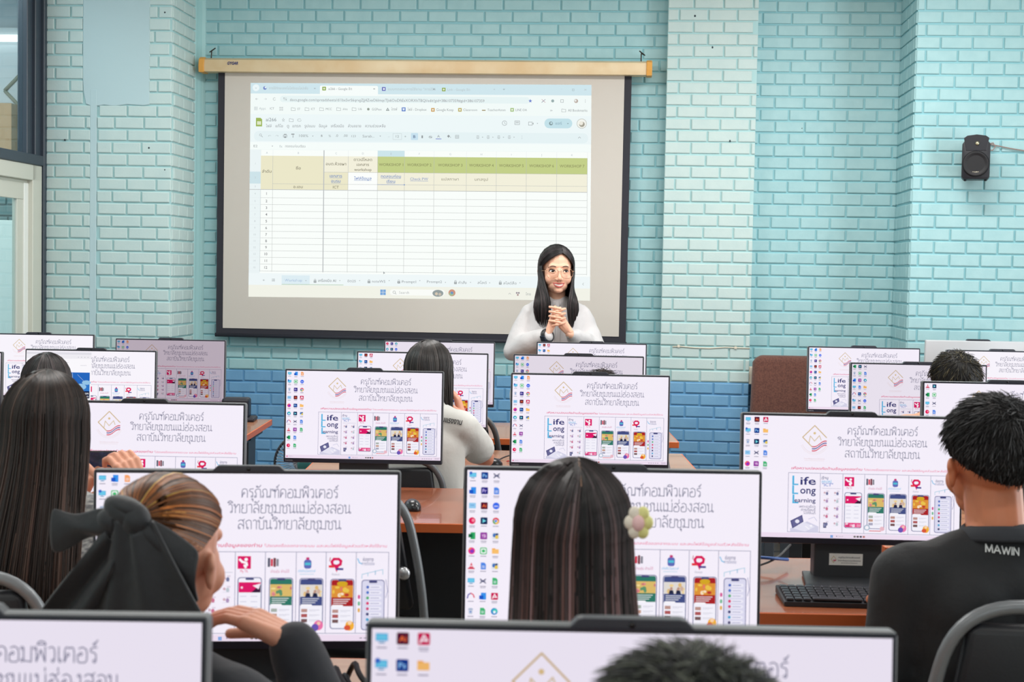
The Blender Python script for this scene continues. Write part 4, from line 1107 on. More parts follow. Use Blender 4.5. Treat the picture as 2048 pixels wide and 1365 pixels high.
ICONS = 'pc net bin fox edge arc cone xls red word line adobe pr ai ps film cap sbox doc sheet slide zoom chrome py folder box pdf'.split()
def icon(mk, kind, x, y, s=.0118):
    h = s * ASP
    def sq(c, t=None, tc=(240, 244, 255)):
        mk.rrect(x - s, y - h, x + s, y + h, s * .25, c, 3, ASP)
        if t: mk.text(t, x, y + h * .45, h * .95, tc, 5, 'c', s * 1.2, .012, 0, ASP)
    def ds(c, r=1.0, l=3): mk.disc(x, y, s * r, h * r, c, l, 16)
    if kind in ('pc', 'net'):
        mk.rect(x - s, y - h * .8, x + s, y + h * .45, (64, 176, 222), 3); mk.rect(x - s * .85, y - h * .62, x + s * .85, y + h * .25, (110, 206, 236), 4); mk.rect(x - s * .5, y + h * .6, x + s * .5, y + h * .85, (70, 150, 190), 3)
        if kind == 'net': mk.disc(x - s * .6, y - h * .7, s * .45, h * .45, (60, 110, 200), 5)
    elif kind == 'bin': mk.poly([(x - s * .7, y - h * .6), (x + s * .7, y - h * .6), (x + s * .5, y + h * .9), (x - s * .5, y + h * .9)], (206, 214, 226), 3); mk.disc(x, y - h * .6, s * .7, h * .3, (176, 190, 210), 4); mk.disc(x, y + h * .2, s * .3, h * .3, (120, 150, 210), 5)
    elif kind == 'fox': ds((236, 60, 140)); mk.disc(x + s * .1, y + h * .1, s * .55, h * .55, (140, 60, 190), 4); mk.poly([(x - s, y - h * .3), (x - s * .5, y - h), (x, y - h * .4)], (250, 130, 60), 4)
    elif kind == 'edge': ds((38, 140, 206)); mk.disc(x + s * .2, y - h * .15, s * .75, h * .6, (70, 206, 190), 4); mk.disc(x + s * .05, y + h * .2, s * .4, h * .4, (240, 248, 252), 5)
    elif kind == 'arc': mk.line([(x - s, y + h * .6), (x - s * .7, y - h * .4), (x, y - h * .8), (x + s * .7, y - h * .4)], s * .35, (110, 100, 180), 3, ASP); mk.line([(x, y - h * .8), (x + s * .7, y - h * .4), (x + s, y + h * .4)], s * .35, (226, 90, 110), 4, ASP)
    elif kind == 'cone': mk.poly([(x - s * .7, y + h * .6), (x, y - h), (x + s * .7, y + h * .6)], (226, 90, 110), 3); mk.rect(x - s * .45, y - h * .1, x + s * .45, y + h * .15, (250, 236, 240), 4); mk.rect(x - s, y + h * .6, x + s, y + h * .95, (206, 60, 90), 4)
    elif kind == 'xls': mk.rect(x - s * .4, y - h, x + s, y + h, (50, 170, 100), 3); mk.rect(x - s, y - h * .5, x + s * .2, y + h * .5, (24, 110, 70), 4)
    elif kind == 'word': mk.rect(x - s * .5, y - h, x + s, y + h, (60, 150, 236), 3); mk.rect(x - s, y - h * .2, x + s * .2, y + h * .9, (30, 90, 200), 4)
    elif kind == 'red': ds((226, 30, 90)); mk.disc(x + s * .3, y - h * .1, s * .45, h * .45, (250, 150, 170), 4)
    elif kind == 'line': mk.rrect(x - s, y - h, x + s, y + h, s * .4, (64, 190, 110), 3, ASP); mk.rrect(x - s * .75, y - h * .75, x + s * .75, y + h * .75, s * .3, (240, 250, 244), 4, ASP); mk.disc(x, y, s * .5, h * .45, (64, 190, 110), 5)
    elif kind in ('adobe', 'pdf'): sq((206, 24, 84)); mk.line([(x - s * .6, y + h * .6), (x, y - h * .6), (x + s * .6, y + h * .3), (x - s * .5, y + h * .2)], s * .28, (255, 240, 244), 5, ASP)
    elif kind == 'pr': sq((44, 40, 130), 'Pr', (214, 200, 255))
    elif kind == 'ai': sq((86, 20, 50), 'Ai', (255, 120, 60))
    elif kind == 'ps': sq((24, 60, 140), 'Ps', (150, 210, 255))
    elif kind == 'film': sq((24, 46, 90)); mk.poly([(x - s * .4, y - h * .6), (x + s * .6, y), (x - s * .4, y + h * .6)], (120, 220, 230), 5)
    elif kind == 'cap': mk.line([(x - s * .8, y - h * .6), (x + s * .8, y + h * .6)], s * .3, (80, 84, 120), 3, ASP); mk.line([(x - s * .8, y + h * .6), (x + s * .8, y - h * .6)], s * .3, (80, 84, 120), 3, ASP); mk.rect(x - s * .8, y - h * .1, x + s * .8, y + h * .1, (80, 84, 120), 3)
    elif kind == 'sbox': mk.rect(x - s, y - h * .8, x + s, y + h * .8, (150, 206, 240), 3); mk.rect(x - s * .6, y - h * .2, x + s * .5, y, (90, 150, 210), 4)
    elif kind in ('doc', 'sheet', 'slide'):
        c = {'doc': (84, 140, 230), 'sheet': (70, 186, 120), 'slide': (250, 170, 110)}[kind]
        mk.poly([(x - s * .7, y - h), (x + s * .3, y - h), (x + s * .8, y - h * .5), (x + s * .8, y + h), (x - s * .7, y + h)], c, 3); mk.rect(x - s * .35, y - h * .05, x + s * .45, y + h * .1, (244, 248, 255), 4); mk.rect(x - s * .35, y + h * .35, x + s * .45, y + h * .5, (244, 248, 255), 4)
    elif kind == 'zoom': ds((60, 110, 236)); mk.text('zm', x, y + h * .3, h * .6, (244, 248, 255), 5, 'c', s * 1.2, .01, 0, ASP)
    elif kind == 'chrome':
        ds((226, 70, 90)); mk.poly([(x, y), (x + s * .95, y - h * .2), (x + s * .6, y + h * .75), (x - s * .1, y + h)], (246, 200, 70), 4); mk.poly([(x, y), (x - s * .9, y - h * .3), (x - s * .8, y + h * .55), (x - s * .1, y + h)], (70, 180, 110), 4); mk.disc(x, y, s * .48, h * .48, (250, 250, 255), 5); mk.disc(x, y, s * .36, h * .36, (70, 130, 230), 6)
    elif kind == 'py': mk.rrect(x - s, y - h, x + s, y + h, s * .3, (226, 232, 236), 3, ASP); mk.disc(x - s * .3, y - h * .2, s * .55, h * .6, (70, 120, 190), 4); mk.disc(x + s * .35, y + h * .3, s * .5, h * .55, (236, 206, 90), 5); mk.disc(x + s * .4, y - h * .5, s * .4, h * .3, (40, 60, 110), 5)
    elif kind == 'folder': mk.rect(x - s, y - h * .8, x, y, (246, 170, 70), 3); mk.rect(x - s, y - h * .55, x + s, y + h * .75, (252, 196, 110), 4)
    else: sq((150, 60, 160), 'YB', (255, 220, 255))

def icon_set(mk, seed, counts):
    rnd = random.Random(seed)
    base = [['pc', 'net', 'bin', 'sbox', 'fox', 'edge', 'arc', 'cone', 'xls', 'red', 'word'], ['word', 'line', 'pr', 'ai', 'ps', 'film', 'cap', 'box', 'doc', 'sheet'], ['slide', 'zoom', 'chrome', 'pdf', 'folder', 'py', 'doc', 'sheet', 'py', 'edge', 'cap']]
    for c, n in enumerate(counts):
        lst = base[c][:]
        if seed % 3 == 1: rnd.shuffle(lst)
        if seed % 3 == 2 and c: lst = lst[3:] + lst[:3]
        for r in range(n):
            x, y = .019 + c * .0405, .033 + r * .0915
            icon(mk, lst[r % len(lst)], x, y)
            mk.rect(x - .010, y + .030, x + .010, y + .0345, (150, 146, 166), 3)
            if rnd.random() < .45: mk.rect(x - .009, y + .039, x + .009, y + .0425, (160, 156, 176), 3)

DW, DH = .527, .2965
M_DISP = glow_mat('lit display', 1.0)
DISP = {}
def display_mesh(kind):
    if kind in DISP:
        return DISP[kind]
    mk = Marks()
    wallpaper(mk)
    if kind == 'browser':                              # a web page window over the left half
        mk.rect(0, .02, .505, .962, (250, 248, 252), 12); mk.rect(0, .02, .505, .055, (226, 224, 232), 13); mk.rect(0, .06, .505, .11, (238, 236, 242), 13)
        for k in range(4): mk.rect(.40 + k * .025, .085, .408 + k * .025, .09, (150, 150, 160), 14)
        mk.rect(.06, .16, .33, .164, (206, 206, 214), 14); mk.rect(.42, .20, .47, .204, (190, 190, 200), 14)
        mk.rect(.10, .30, .495, .66, (50, 120, 200), 14); mk.rect(.10, .30, .495, .46, (40, 104, 190), 15)
        for a, b, r in ((.37, .46, .03), (.42, .50, .05), (.47, .44, .035), (.30, .48, .05)): mk.disc(a, b, r, r * .9, (150, 196, 230), 16)
        mk.line([(.36, .31), (.365, .56)], .003, (180, 200, 220), 17, ASP); mk.line([(.40, .33), (.45, .42)], .002, (180, 200, 220), 17, ASP)
        mk.rect(.10, .56, .495, .66, (24, 34, 66), 17); mk.text('ท่องเที่ยวทั่วไทยกับหมู่บ้านในม่านหมอก', .488, .605, .030, (244, 246, 250), 18, 'r', .37, .01, 0, ASP); mk.text('เมืองสามหมอกแห่งขุนเขา', .488, .648, .030, (244, 246, 250), 18, 'r', .22, .01, 0, ASP)
        photo_strip(mk, .10, .69, .495, .87, [(214, 170, 110), (190, 90, 60), (240, 214, 180), (150, 110, 80), (226, 120, 90)], 14, 'z')
        mk.rect(.42, .71, .465, .85, (240, 240, 240), 17); mk.rect(.0, .90, .40, .905, (190, 190, 204), 14); mk.rect(.0, .925, .47, .929, (200, 200, 210), 14)
    else:
        icon_set(mk, kind[0], kind[1])
    top = .318 - .0065
    DISP[kind] = mk.mesh('display', lambda x, y, l: (-DW / 2 + x * DW, -.0006 - l, top - y * DH), .00012)
    return DISP[kind]

# ------------------------------------------------------------------ the all-in-one monitors
M_RIM = mat('grey monitor shell', (98, 101, 104), 0.45)
M_RIM_S = mat('silver monitor back', (196, 198, 202), 0.35)
M_BEZ = mat('black monitor bezel', (24, 25, 40), 0.35)
M_STAND = mat('dark grey stand plastic', (48, 50, 54), 0.5)
BRAND = []
def mon_meshes():
    W2, H = .27, .318
    bm = bmesh.new(); box(bm, (0, .0145, H / 2), (.54, .028, H), bevel=.006, seg=3)
    box(bm, (0, .035, H * .48), (.34, .03, .22), bevel=.012, seg=2)
    a = bmesh_to('housing', bm)
    bm = bmesh.new()
    top = H - .0065; bot = top - DH
    for (x0, x1, z0, z1) in ((-W2 + .0025, W2 - .0025, top, H - .0015), (-W2 + .0025, W2 - .0025, .0015, bot), (-W2 + .0025, -DW / 2, bot, top), (DW / 2, W2 - .0025, bot, top)):
        box(bm, ((x0 + x1) / 2, 0, (z0 + z1) / 2), (x1 - x0, .0016, z1 - z0))
    b = bmesh_to('bezel', bm)
    bm = bmesh.new()
    prism(bm, [(-.066, H - .004), (.066, H - .004), (.055, H + .0065), (.05, H + .0075), (-.05, H + .0075), (-.055, H + .0065)], .001, .024, bevel=.0012, seg=1)
    c = bmesh_to('webcam_bar', bm)
    bm = bmesh.new(); lathe(bm, [(.0035, 0), (.003, .0008), (.001, .0012)], 12, (0, .0008, H - .0015 + .003), Matrix.Rotation(PI / 2, 3, 'X')); d = bmesh_to('webcam', bm)
    return a, b, c, d
def bmesh_to(name, bm):
    me = bpy.data.meshes.new(name); bm.normal_update(); bm.to_mesh(me); bm.free(); return me
MON = mon_meshes()
bm_ = MON[0]; bm_.materials.append(M_RIM)
MON[1].materials.append(M_BEZ); MON[2].materials.append(mat('dark webcam bar', (44, 46, 56), 0.4)); MON[3].materials.append(mat('webcam lens', (10, 10, 16), 0.1))
MON_BACK = MON[0].copy(); MON_BACK.materials.clear(); MON_BACK.materials.append(M_RIM_S)
for me in (MON[0], MON_BACK):
    me.polygons.foreach_set('use_smooth', [True] * len(me.polygons)); me.set_sharp_from_angle(angle=math.radians(40))
mkb = Marks(); mkb.text('Lenovo', -.262, .0, .0058, (120, 122, 130), 2, 'l', .024, .01)
BRAND_ME = mkb.mesh('lettering', lambda x, y, l: (x, -.0008 - l, .0052 - y)); BRAND_ME.materials.append(mat('grey badge print', (140, 142, 150), 0.5))

def monitor(px, wpx, py_top, yaw, bright, kind, label, group='monitors showing the college wallpaper', off=False, dz=0):
    Y = F_PX * .54 / wpx
    p = at(px, py_top, Y)
    lift = p.z - .75 - .318 + dz
    r = root('desktop_monitor', label, 'monitor', (p.x, Y, .75), math.radians(yaw), group)
    tilt = Matrix.Translation((0, 0, lift)) @ Matrix.Rotation(math.radians(-3), 4, 'X')
    def part(name, me, lab=None):
        o = bpy.data.objects.new(name, me); COL.objects.link(o); o.parent = r; o.matrix_local = tilt
        if lab: o['label'] = lab
        return o
    part('housing', MON_BACK if off else MON[0])
    part('bezel', MON[1]); part('webcam_bar', MON[2]); part('webcam', MON[3])
    if not off:
        me = display_mesh(kind)
        if not me.materials: me.materials.append(M_DISP)
        d = part('display', me); d.color = tuple(bright) + (1,)
        part('lettering', BRAND_ME)
    bm = bmesh.new(); box(bm, (0, .045, (lift + .10) / 2 + .004), (.166, .05, lift + .10), bevel=.004)
    bmo('stand_neck', bm, M_STAND, r)
    bm = bmesh.new(); prism(bm, [(-.12, -.10), (.12, -.10), (.10, .085), (-.10, .085)], 0.0005, .012, 'z', bevel=.003)
    bmo('stand_base', bm, M_STAND, r)
    return r
K3, K2, K33, KK = (1, (11, 10, 11)), (2, (10, 10, 6)), (3, (11, 10, 9)), (4, (10, 10, 10))
W1 = (.97, .95, .985)
DIM = (.86, .83, .87)
monitor(1267, 1090, 1262, -.3, (.86, .83, .89), (5, (3, 3, 3)), 'nearest big monitor at the bottom edge, a dark head in front of its lower half')
monitor(-130, 1090, 1233, 1.0, (.86, .83, .89), K2, 'nearest monitor in the bottom left corner, only its right end showing')
monitor(495, 617, 943, 4.5, W1, (6, (3, 3, 3)), 'monitor in front of the woman with the black hair bow')
monitor(1229, 606, 940, 1.0, W1, (7, (10, 10, 10)), 'monitor in front of the long-haired woman with the flower clip')
monitor(285, 411, 804, 0, W1, K3, 'monitor partly hidden by the long-haired woman holding up a phone')
monitor(1708, 446, 831, -1.5, W1, (8, (5, 5, 5)), 'monitor with a sticker on its stand in front of the man in black polo')
monitor(728, 320, 741, 0, W1, (9, (10, 10, 8)), 'monitor left of centre, standing in front of the woman in the white polo')
monitor(1182, 321, 749, 0, W1, (12, (10, 10, 6)), 'monitor whose lower edge is crossed by the crown of the flower-clip woman')
monitor(2019, 343, 766, 0, W1, (13, (6, 6, 0)), 'monitor cut by the right photo edge behind the head of the black polo man')
monitor(180, 262, 700, 2, (1, 1, 1), 'browser', 'monitor with an open web page and blue picture, dark hair in front')
monitor(-130, 262, 702, 2, W1, K3, 'monitor at the left photo edge of which only a thin right rim shows')
monitor(845, 265, 705, 0, W1, (14, (6, 6, 6)), 'monitor behind the bobbed hair of the woman in white polo')
monitor(1158, 263, 711, -.5, (.80, .76, .80), (15, (6, 6, 3)), 'dimmer monitor with a tuft of hair in front, middle of three stacked in view')
monitor(1840, 274, 728, -1, DIM, (16, (10, 10, 8)), 'slightly dim monitor in front of the short-haired man at the right')
monitor(75, 221, 668, 4, (1, 1, 1), K2, 'farthest monitor beside the window at the left')
monitor(340, 221, 679, 1, (.50, .44, .48), (18, (9, 9, 6)), 'dim grey-lit monitor below the left edge of the projector screen')
monitor(879, 223, 683, 0, DIM, (19, (8, 8, 8)), 'farthest monitor directly under the middle of the projector screen')
monitor(1184, 222, 686, -.5, W1, (20, (6, 6, 6)), 'farthest monitor hiding the waist of the standing woman')
monitor(1730, 225, 695, -1, W1, (21, (10, 10, 8)), 'farthest monitor standing in front of the brown office chair')
monitor(2008, 225, 702, -1, (1, 1, 1), (22, (3, 3, 3)), 'farthest monitor at the right edge, behind the short-haired man')
r = monitor(2018, 226, 691, 0, W1, K2, 'silver-backed monitor turned away, peeking over the farthest right-hand screen', 'monitors turned away', True)
r.rotation_euler.z = PI; r.location.y = 7.42
for o in bpy.data.objects:
    if o.parent and o.name.startswith('stand_neck') and o.parent.get('label', '').startswith('monitor with a sticker'):
        neck = o
mk = Marks()
mk.rect(-.041, -.0145, .041, .0145, (236, 232, 226), 0); mk.text('ครุภัณฑ์คอมพิวเตอร์', .008, -.003, .0042, (80, 80, 96), 2, 'c', .052); mk.text('วิทยาลัยชุมชนแม่ฮ่องสอน', .008, .0045, .0036, (80, 80, 96), 2, 'c', .056); mk.text('สถาบันวิทยาลัยชุมชน', .008, .010, .003, (120, 120, 130), 2, 'c', .04)
mk.line([(-.030, -.008), (-.024, 0), (-.030, .008), (-.036, 0)], .001, (206, 178, 120), 2, closed=True); mk.rect(-.031, .001, -.024, .004, (206, 90, 120), 3)
st = link('sticker', mk.mesh('sticker', lambda x, y, l: (x - .005, .0195 - l, .055 - y), .0002), mat('printed sticker', (236, 232, 226), 0.5, attr=True), None)
st.parent = neck; st['label'] = 'white asset sticker with printed lines'

# ------------------------------------------------------------------ desks
M_WOOD = mat('brown laminate desk top', (186, 134, 104), 0.22, coat=0.3, vary=(5, (172, 118, 90), (1, 9, 1)))
M_WOOD2 = mat('deep brown laminate desk top', (166, 96, 64), 0.22, coat=0.4, vary=(5, (150, 82, 54), (1, 9, 1)))
M_EDGE = mat('orange brown edging', (205, 100, 50), 0.4)
M_LEG = mat('dark grey desk panel', (52, 58, 66), 0.5)
def desk(x0, x1, y0, y1, label, wood=None, h=.75, rz=0):
    cx, cy = (x0 + x1) / 2, (y0 + y1) / 2
    w, d = x1 - x0, y1 - y0
    r = root('computer_desk', label, 'desk', (cx, cy, 0), rz, 'computer desks in rows')
    bm = bmesh.new(); box(bm, (0, .0, h - .0135), (w - .004, d - .004, .026), bevel=.002, seg=1); bmo('tabletop', bm, wood or M_WOOD, r)
    bm = bmesh.new()
    for s in (-1, 1):
        box(bm, (0, s * (d / 2 - .001), h - .0145), (w, .006, .0275), bevel=.0015, seg=1); box(bm, (s * (w / 2 - .001), 0, h - .0145), (.006, d, .0275), bevel=.0015, seg=1)
    bmo('edge_band', bm, M_EDGE, r)
    for s in (-1, 1):
        bm = bmesh.new()
        box(bm, (s * (w / 2 - .06), -.02, .38), (.05, .06, .66), bevel=.004); box(bm, (s * (w / 2 - .06), .10, .38), (.022, .22, .66), bevel=.004); box(bm, (s * (w / 2 - .06), 0, .03), (.06, d - .08, .05), bevel=.008); box(bm, (s * (w / 2 - .06), 0, h - .045), (.05, d - .10, .035), bevel=.004)
        bmo('leg', bm, M_LEG, r)
    bm = bmesh.new(); box(bm, (0, d / 2 - .14, .48), (w - .14, .018, .46), bevel=.002); bmo('modesty_panel', bm, M_LEG, r)
    return r
desk(-1.35, .75, 1.10, 1.72, 'nearest computer desk, hidden under the two blurred monitors')
desk(-1.32, .72, 2.06, 2.75, 'computer desk with the monitors of the bow woman and the flower-clip woman')
desk(-2.0, -.50, 3.22, 3.95, 'computer desk in front of the woman holding up a phone')
desk(.42, 1.95, 3.19, 3.82, 'computer desk with the keyboard in front of the man in black polo', M_WOOD2)
desk(-.80, .66, 4.24, 4.93, 'computer desk with a black mouse, behind the two nearest centre screens', M_WOOD2)
desk(1.05, 2.5, 4.0, 4.7, 'computer desk behind the man in black polo at the right')
desk(-2.64, -1.18, 5.32, 6.0, 'computer desk of the woman at the left with the web page open')
desk(-.755, .715, 5.34, 6.0, 'computer desk where the woman in white polo sits')
desk(1.02, 2.5, 5.1, 5.8, 'computer desk of the short-haired man at the right')
desk(-2.66, -1.165, 6.3, 7.05, 'farthest computer desk at the left, its orange end edge showing')
desk(-.745, .75, 6.42, 7.1, 'farthest computer desk in the centre, under the projector screen')
desk(1.2, 2.75, 6.5, 7.5, 'farthest computer desk at the right, in front of the brown chair')

# ------------------------------------------------------------------ keyboard, mice, leads, small black case
M_KEY = mat('black keyboard plastic', (32, 34, 38), 0.5)
def keyboard(loc, rz, label):
    r = root('keyboard', label, 'keyboard', loc, rz)
    bm = bmesh.new(); prism(bm, [(-.07, 0), (.07, 0), (.07, .018), (-.07, .010)], -.22, .22, 'x', bevel=.003); bmo('case', bm, M_KEY, r)
    bm = bmesh.new()
    for rr in range(6):
        n = 15
        for k in range(n):
            if rr == 0 and 3 <= k <= 8:
                if k == 3: box(bm, (-.185 + 5.5 * .0195 - .02, -.056 + rr * .0205, .0155 + rr * .0012), (.112, .0165, .006), bevel=.0015, seg=1)
                continue
            box(bm, (-.205 + k * .0195, -.056 + rr * .0205, .0145 + rr * .0012), (.0165, .0165, .006), bevel=.0015, seg=1)
        for k in range(4): box(bm, (.105 + k * .0195 + .028, -.056 + rr * .0205, .0145 + rr * .0012), (.0165, .0165, .006), bevel=.0015, seg=1)
    ks = bmo('keys', bm, mat('black keycap', (44, 46, 52), 0.35), r)
    return r
p = at(1655, 1200, 3.42)
keyboard((.85, 3.315, .7505), math.radians(-2), 'black keyboard on the desk in front of the man in black polo')
def mouse(loc, rz, label):
    r = root('computer_mouse', label, 'mouse', loc, rz, 'black computer mice')
    bm = bmesh.new(); vs = ellipsoid(bm, (0, 0, .006), (.026, .046, .027), None, 24, 14)
    for v in vs:
        if v.co.z < 0: v.co.z = 0
        if v.co.y > .015: v.co.z *= 1 - (v.co.y - .015) * 6
    bmo('body', bm, mat('black mouse plastic', (26, 27, 31), 0.25), r)
    bm = bmesh.new(); lathe(bm, [(.006, -.003), (.008, 0), (.006, .003)], 16, (0, .026, .021), Matrix.Rotation(PI / 2, 3, 'Y')); bmo('scroll_wheel', bm, M_STAND, r)
    return r
p = at(828, 1010, 4.55)
mouse((p.x, 4.48, .7502), .3, 'black computer mouse on the desk between the two nearest centre screens')
p = at(985, 926, 5.52)
mouse((p.x, 5.5, .7502), -.9, 'dark computer mouse beside the elbow of the woman in white polo')
def lead(pts, r, rgb, label, name='cable', n=6):
    bm = bmesh.new(); tube(bm, arc_pts(pts, .06, 5), r, n)
    return tag(bmo(name, bm, mat('cable %d %d %d' % rgb, rgb, 0.5)), label, 'cable')
q = .7535
a = at(990, 922, 5.62); 
lead([(a.x, 5.56, q), (a.x + .02, 5.7, q), (.0, 5.75, q + .01), (.07, 5.8, q), (.16, 5.84, q)], .003, (30, 30, 34), 'thin black mouse lead beside the arm of the woman in white polo')
lead([(-.012, 5.63, q), (.03, 5.61, q + .008), (.06, 5.62, q + .004), (.10, 5.60, q)], .0025, (190, 40, 50), 'thin red strand standing in for the red light beside the dark mouse')  # red light by the mouse, put into the colour of this strand
lead([(.52, 3.72, q), (.58, 3.66, q + .03), (.66, 3.64, q + .03), (.72, 3.70, q + .015)], .0045, (30, 80, 150), 'blue network cable left of the stand with the sticker')
lead([(.53, 3.58, q), (.60, 3.62, q + .004), (.68, 3.66, q + .02), (.73, 3.72, q + .05)], .003, (20, 20, 24), 'black power cable left of the stand with the sticker')
for i, (dx, dz) in enumerate(((0, .02), (.015, .045), (.03, .03), (-.02, .05), (.045, .055))):
    lead([(-.325 + dx * .8, 2.56, q), (-.32 + dx * 1.2, 2.53, q + dz), (-.30 + dx, 2.47, q + dz * .8), (-.26 + dx * 1.2, 2.40 + dx, q)], .005, (18, 18, 22), ['black cable loop under the bow woman\'s monitor, innermost of the bunch', 'black cable loop under the bow woman\'s monitor, second of the bunch', 'black cable loop under the bow woman\'s monitor, third of the bunch', 'black cable loop under the bow woman\'s monitor, leftmost of the bunch', 'black cable loop under the bow woman\'s monitor, outermost of the bunch'][i])
r = root('desktop_computer', 'small black computer case on the farthest left desk by the blue wall', 'computer', (-1.325, 6.98, .75), .05)
bm = bmesh.new(); box(bm, (0, 0, .062), (.13, .10, .095), bevel=.012); bmo('case', bm, mat('black case plastic', (24, 26, 38), 0.5), r)
bm = bmesh.new(); box(bm, (.015, -.01, .0095), (.16, .15, .018), bevel=.006); bmo('foot', bm, mat('black case plastic', (24, 26, 38), 0.5), r)

# ------------------------------------------------------------------ chairs
M_TUBE = mat('grey painted steel tube', (124, 128, 132), 0.35, metal=0.2)
M_PAD = mat('black chair vinyl', (24, 26, 32), 0.45, bump=(160, 0.25, 0.001))
def chair(loc, rz, label, group='black chairs with grey tube frames', scale=1.0):
    """sitter faces local +y"""
    r = root('stacking_chair', label, 'chair', loc, rz, group, scale)
    bm = bmesh.new()
    tube(bm, arc_pts([(-.225, -.20, .40), (-.212, -.235, .66), (-.165, -.265, .890), (.165, -.265, .890), (.212, -.235, .66), (.225, -.20, .40)], .115, 10), .0125, 10)
    bmo('back_frame', bm, M_TUBE, r)
    bm = bmesh.new(); box(bm, (0, 0, 0), (.375, .035, .31), bevel=.016, seg=3)
    for v in bm.verts:
        v.co.y -= .02 * (1 - (v.co.x / .19) ** 2)
        if v.co.z > .10: v.co.x *= 1 - .30 * ((v.co.z - .10) / .055) ** 2 * .5
        v.co.x *= 1 - .16 * max(0, v.co.z + .1) / .25
    bmesh.ops.rotate(bm, verts=bm.verts, cent=(0, 0, 0), matrix=Matrix.Rotation(math.radians(7), 3, 'X')); bmesh.ops.translate(bm, verts=bm.verts, vec=(0, -.238, .705))
    auto_smooth(bmo('backrest', bm, M_PAD, r), 50)
    for s in (-1, 1):
        bm = bmesh.new(); lathe(bm, [(.016, -.01), (.019, 0), (.014, .008), (.004, .01)], 14, (s * .172, -.262, .66), Matrix.Rotation(PI / 2, 3, 'X')); bmo('bolt_cap', bm, mat('silver bolt cap', (190, 192, 196), 0.3, 0.6), r)
    bm = bmesh.new(); box(bm, (0, 0, .405), (.41, .40, .05), bevel=.02, seg=3); auto_smooth(bmo('seat', bm, M_PAD, r), 50)
    for s in (-1, 1):
        bm = bmesh.new(); tube(bm, [(s * .225, -.20, .40), (s * .232, -.235, .012)], .0125, 10); bmo('leg', bm, M_TUBE, r)
        bm = bmesh.new(); tube(bm, [(s * .205, .17, .39), (s * .215, .20, .012)], .0125, 10); bmo('leg', bm, M_TUBE, r)
    return r
chair((-1.10, 3.05, 0), .05, 'black chair with grey tube back in the bottom left corner, used by the phone woman')
chair((.985, 2.83, 0), -.04, 'black tube-frame chair under the man in black polo', scale=1.03)
chair((-.385, 4.25, 0), -.26, 'empty black chair beside the mouse, its tube leg slanting behind the bow woman\'s screen')
chair((-.43, 5.26, 0), .10, 'black chair under the woman in white polo', scale=.94)
chair((-.245, 6.42, 0), .0, 'black tube-frame chair right of the woman in white polo, at the farthest centre desk')
r = root('office_chair', 'brown fabric office chair back by the blue wall, beside the farthest right monitor', 'chair', (1.61, 7.78, 0), PI)
M_BROWN = mat('brown woven fabric', (112, 72, 60), 0.9, bump=(300, 0.6, 0.002), vary=(120, (88, 54, 46)), sheen=0.2)
bm = bmesh.new(); box(bm, (0, 0, 0), (.58, .09, .64), bevel=.04, seg=4)
for v in bm.verts:
    if v.co.z > .2: v.co.x *= 1 - .12 * ((v.co.z - .2) / .12) ** 2
bmesh.ops.translate(bm, verts=bm.verts, vec=(0, -.24, .735)); auto_smooth(bmo('backrest', bm, M_BROWN, r), 50)
bm = bmesh.new(); box(bm, (0, .05, .45), (.52, .50, .09), bevel=.035, seg=3); auto_smooth(bmo('seat', bm, M_BROWN, r), 50)
bm = bmesh.new(); lathe(bm, [(.03, .08), (.03, .40)], 14); bmo('gas_column', bm, M_STAND, r)
for k in range(5):
    a = 2 * PI * k / 5
    bm = bmesh.new(); tube(bm, [(0, 0, .09), (.28 * math.cos(a), .28 * math.sin(a), .06)], [.024, .016], 8); lathe(bm, [(.02, -.012), (.028, -.01), (.028, .01), (.02, .012)], 14, (.28 * math.cos(a), .28 * math.sin(a), .028), Matrix.Rotation(a, 3, 'Z') @ Matrix.Rotation(PI / 2, 3, 'X')); bmo('base_leg', bm, M_STAND, r)

# ------------------------------------------------------------------ floor fan
fp = at(606, 930, 6.2)
r = root('floor_fan', 'dark blue standing fan with wire guard in the aisle by the blue wall', 'fan', (fp.x, 6.25, 0), .1)
zc = fp.z; R = .128
M_FAN = mat('dark grey fan plastic', (50, 54, 70), 0.4); M_WIRE = mat('chromed fan wire', (170, 176, 186), 0.25, 0.7)
bm = bmesh.new(); lathe(bm, [(.15, 0), (.15, .012), (.03, .04)], 28, (0, .08, 0)); bmo('base', bm, M_FAN, r)
bm = bmesh.new(); lathe(bm, [(.014, .03), (.012, zc - .02)], 14, (0, .08, 0)); bmo('pole', bm, M_FAN, r)
bm = bmesh.new(); lathe(bm, [(.03, .09), (.048, .06), (.05, .0), (.03, -.02)], 20, (0, .02, zc), Matrix.Rotation(-PI / 2, 3, 'X')); bmo('motor', bm, M_FAN, r)
bm = bmesh.new()
tube(bm, [(R * math.cos(2 * PI * k / 40), 0, zc + R * math.sin(2 * PI * k / 40)) for k in range(40)], .006, 8, closed=True); bmo('guard_ring', bm, mat('dark guard ring', (54, 58, 66), 0.4), r)
bm = bmesh.new()
for k in range(56):
    a = 2 * PI * k / 56; c, s = math.cos(a), math.sin(a)
    tube(bm, [(c * .03, -.052, zc + s * .03), (c * .08, -.052, zc + s * .08), (c * R * .93, -.035, zc + s * R * .93), (c * R, 0, zc + s * R), (c * R * .9, .035, zc + s * R * .9), (c * .05, .05, zc + s * .05)], .0012, 4, cap=False)
bmo('guard', bm, M_WIRE, r)
bm = bmesh.new()
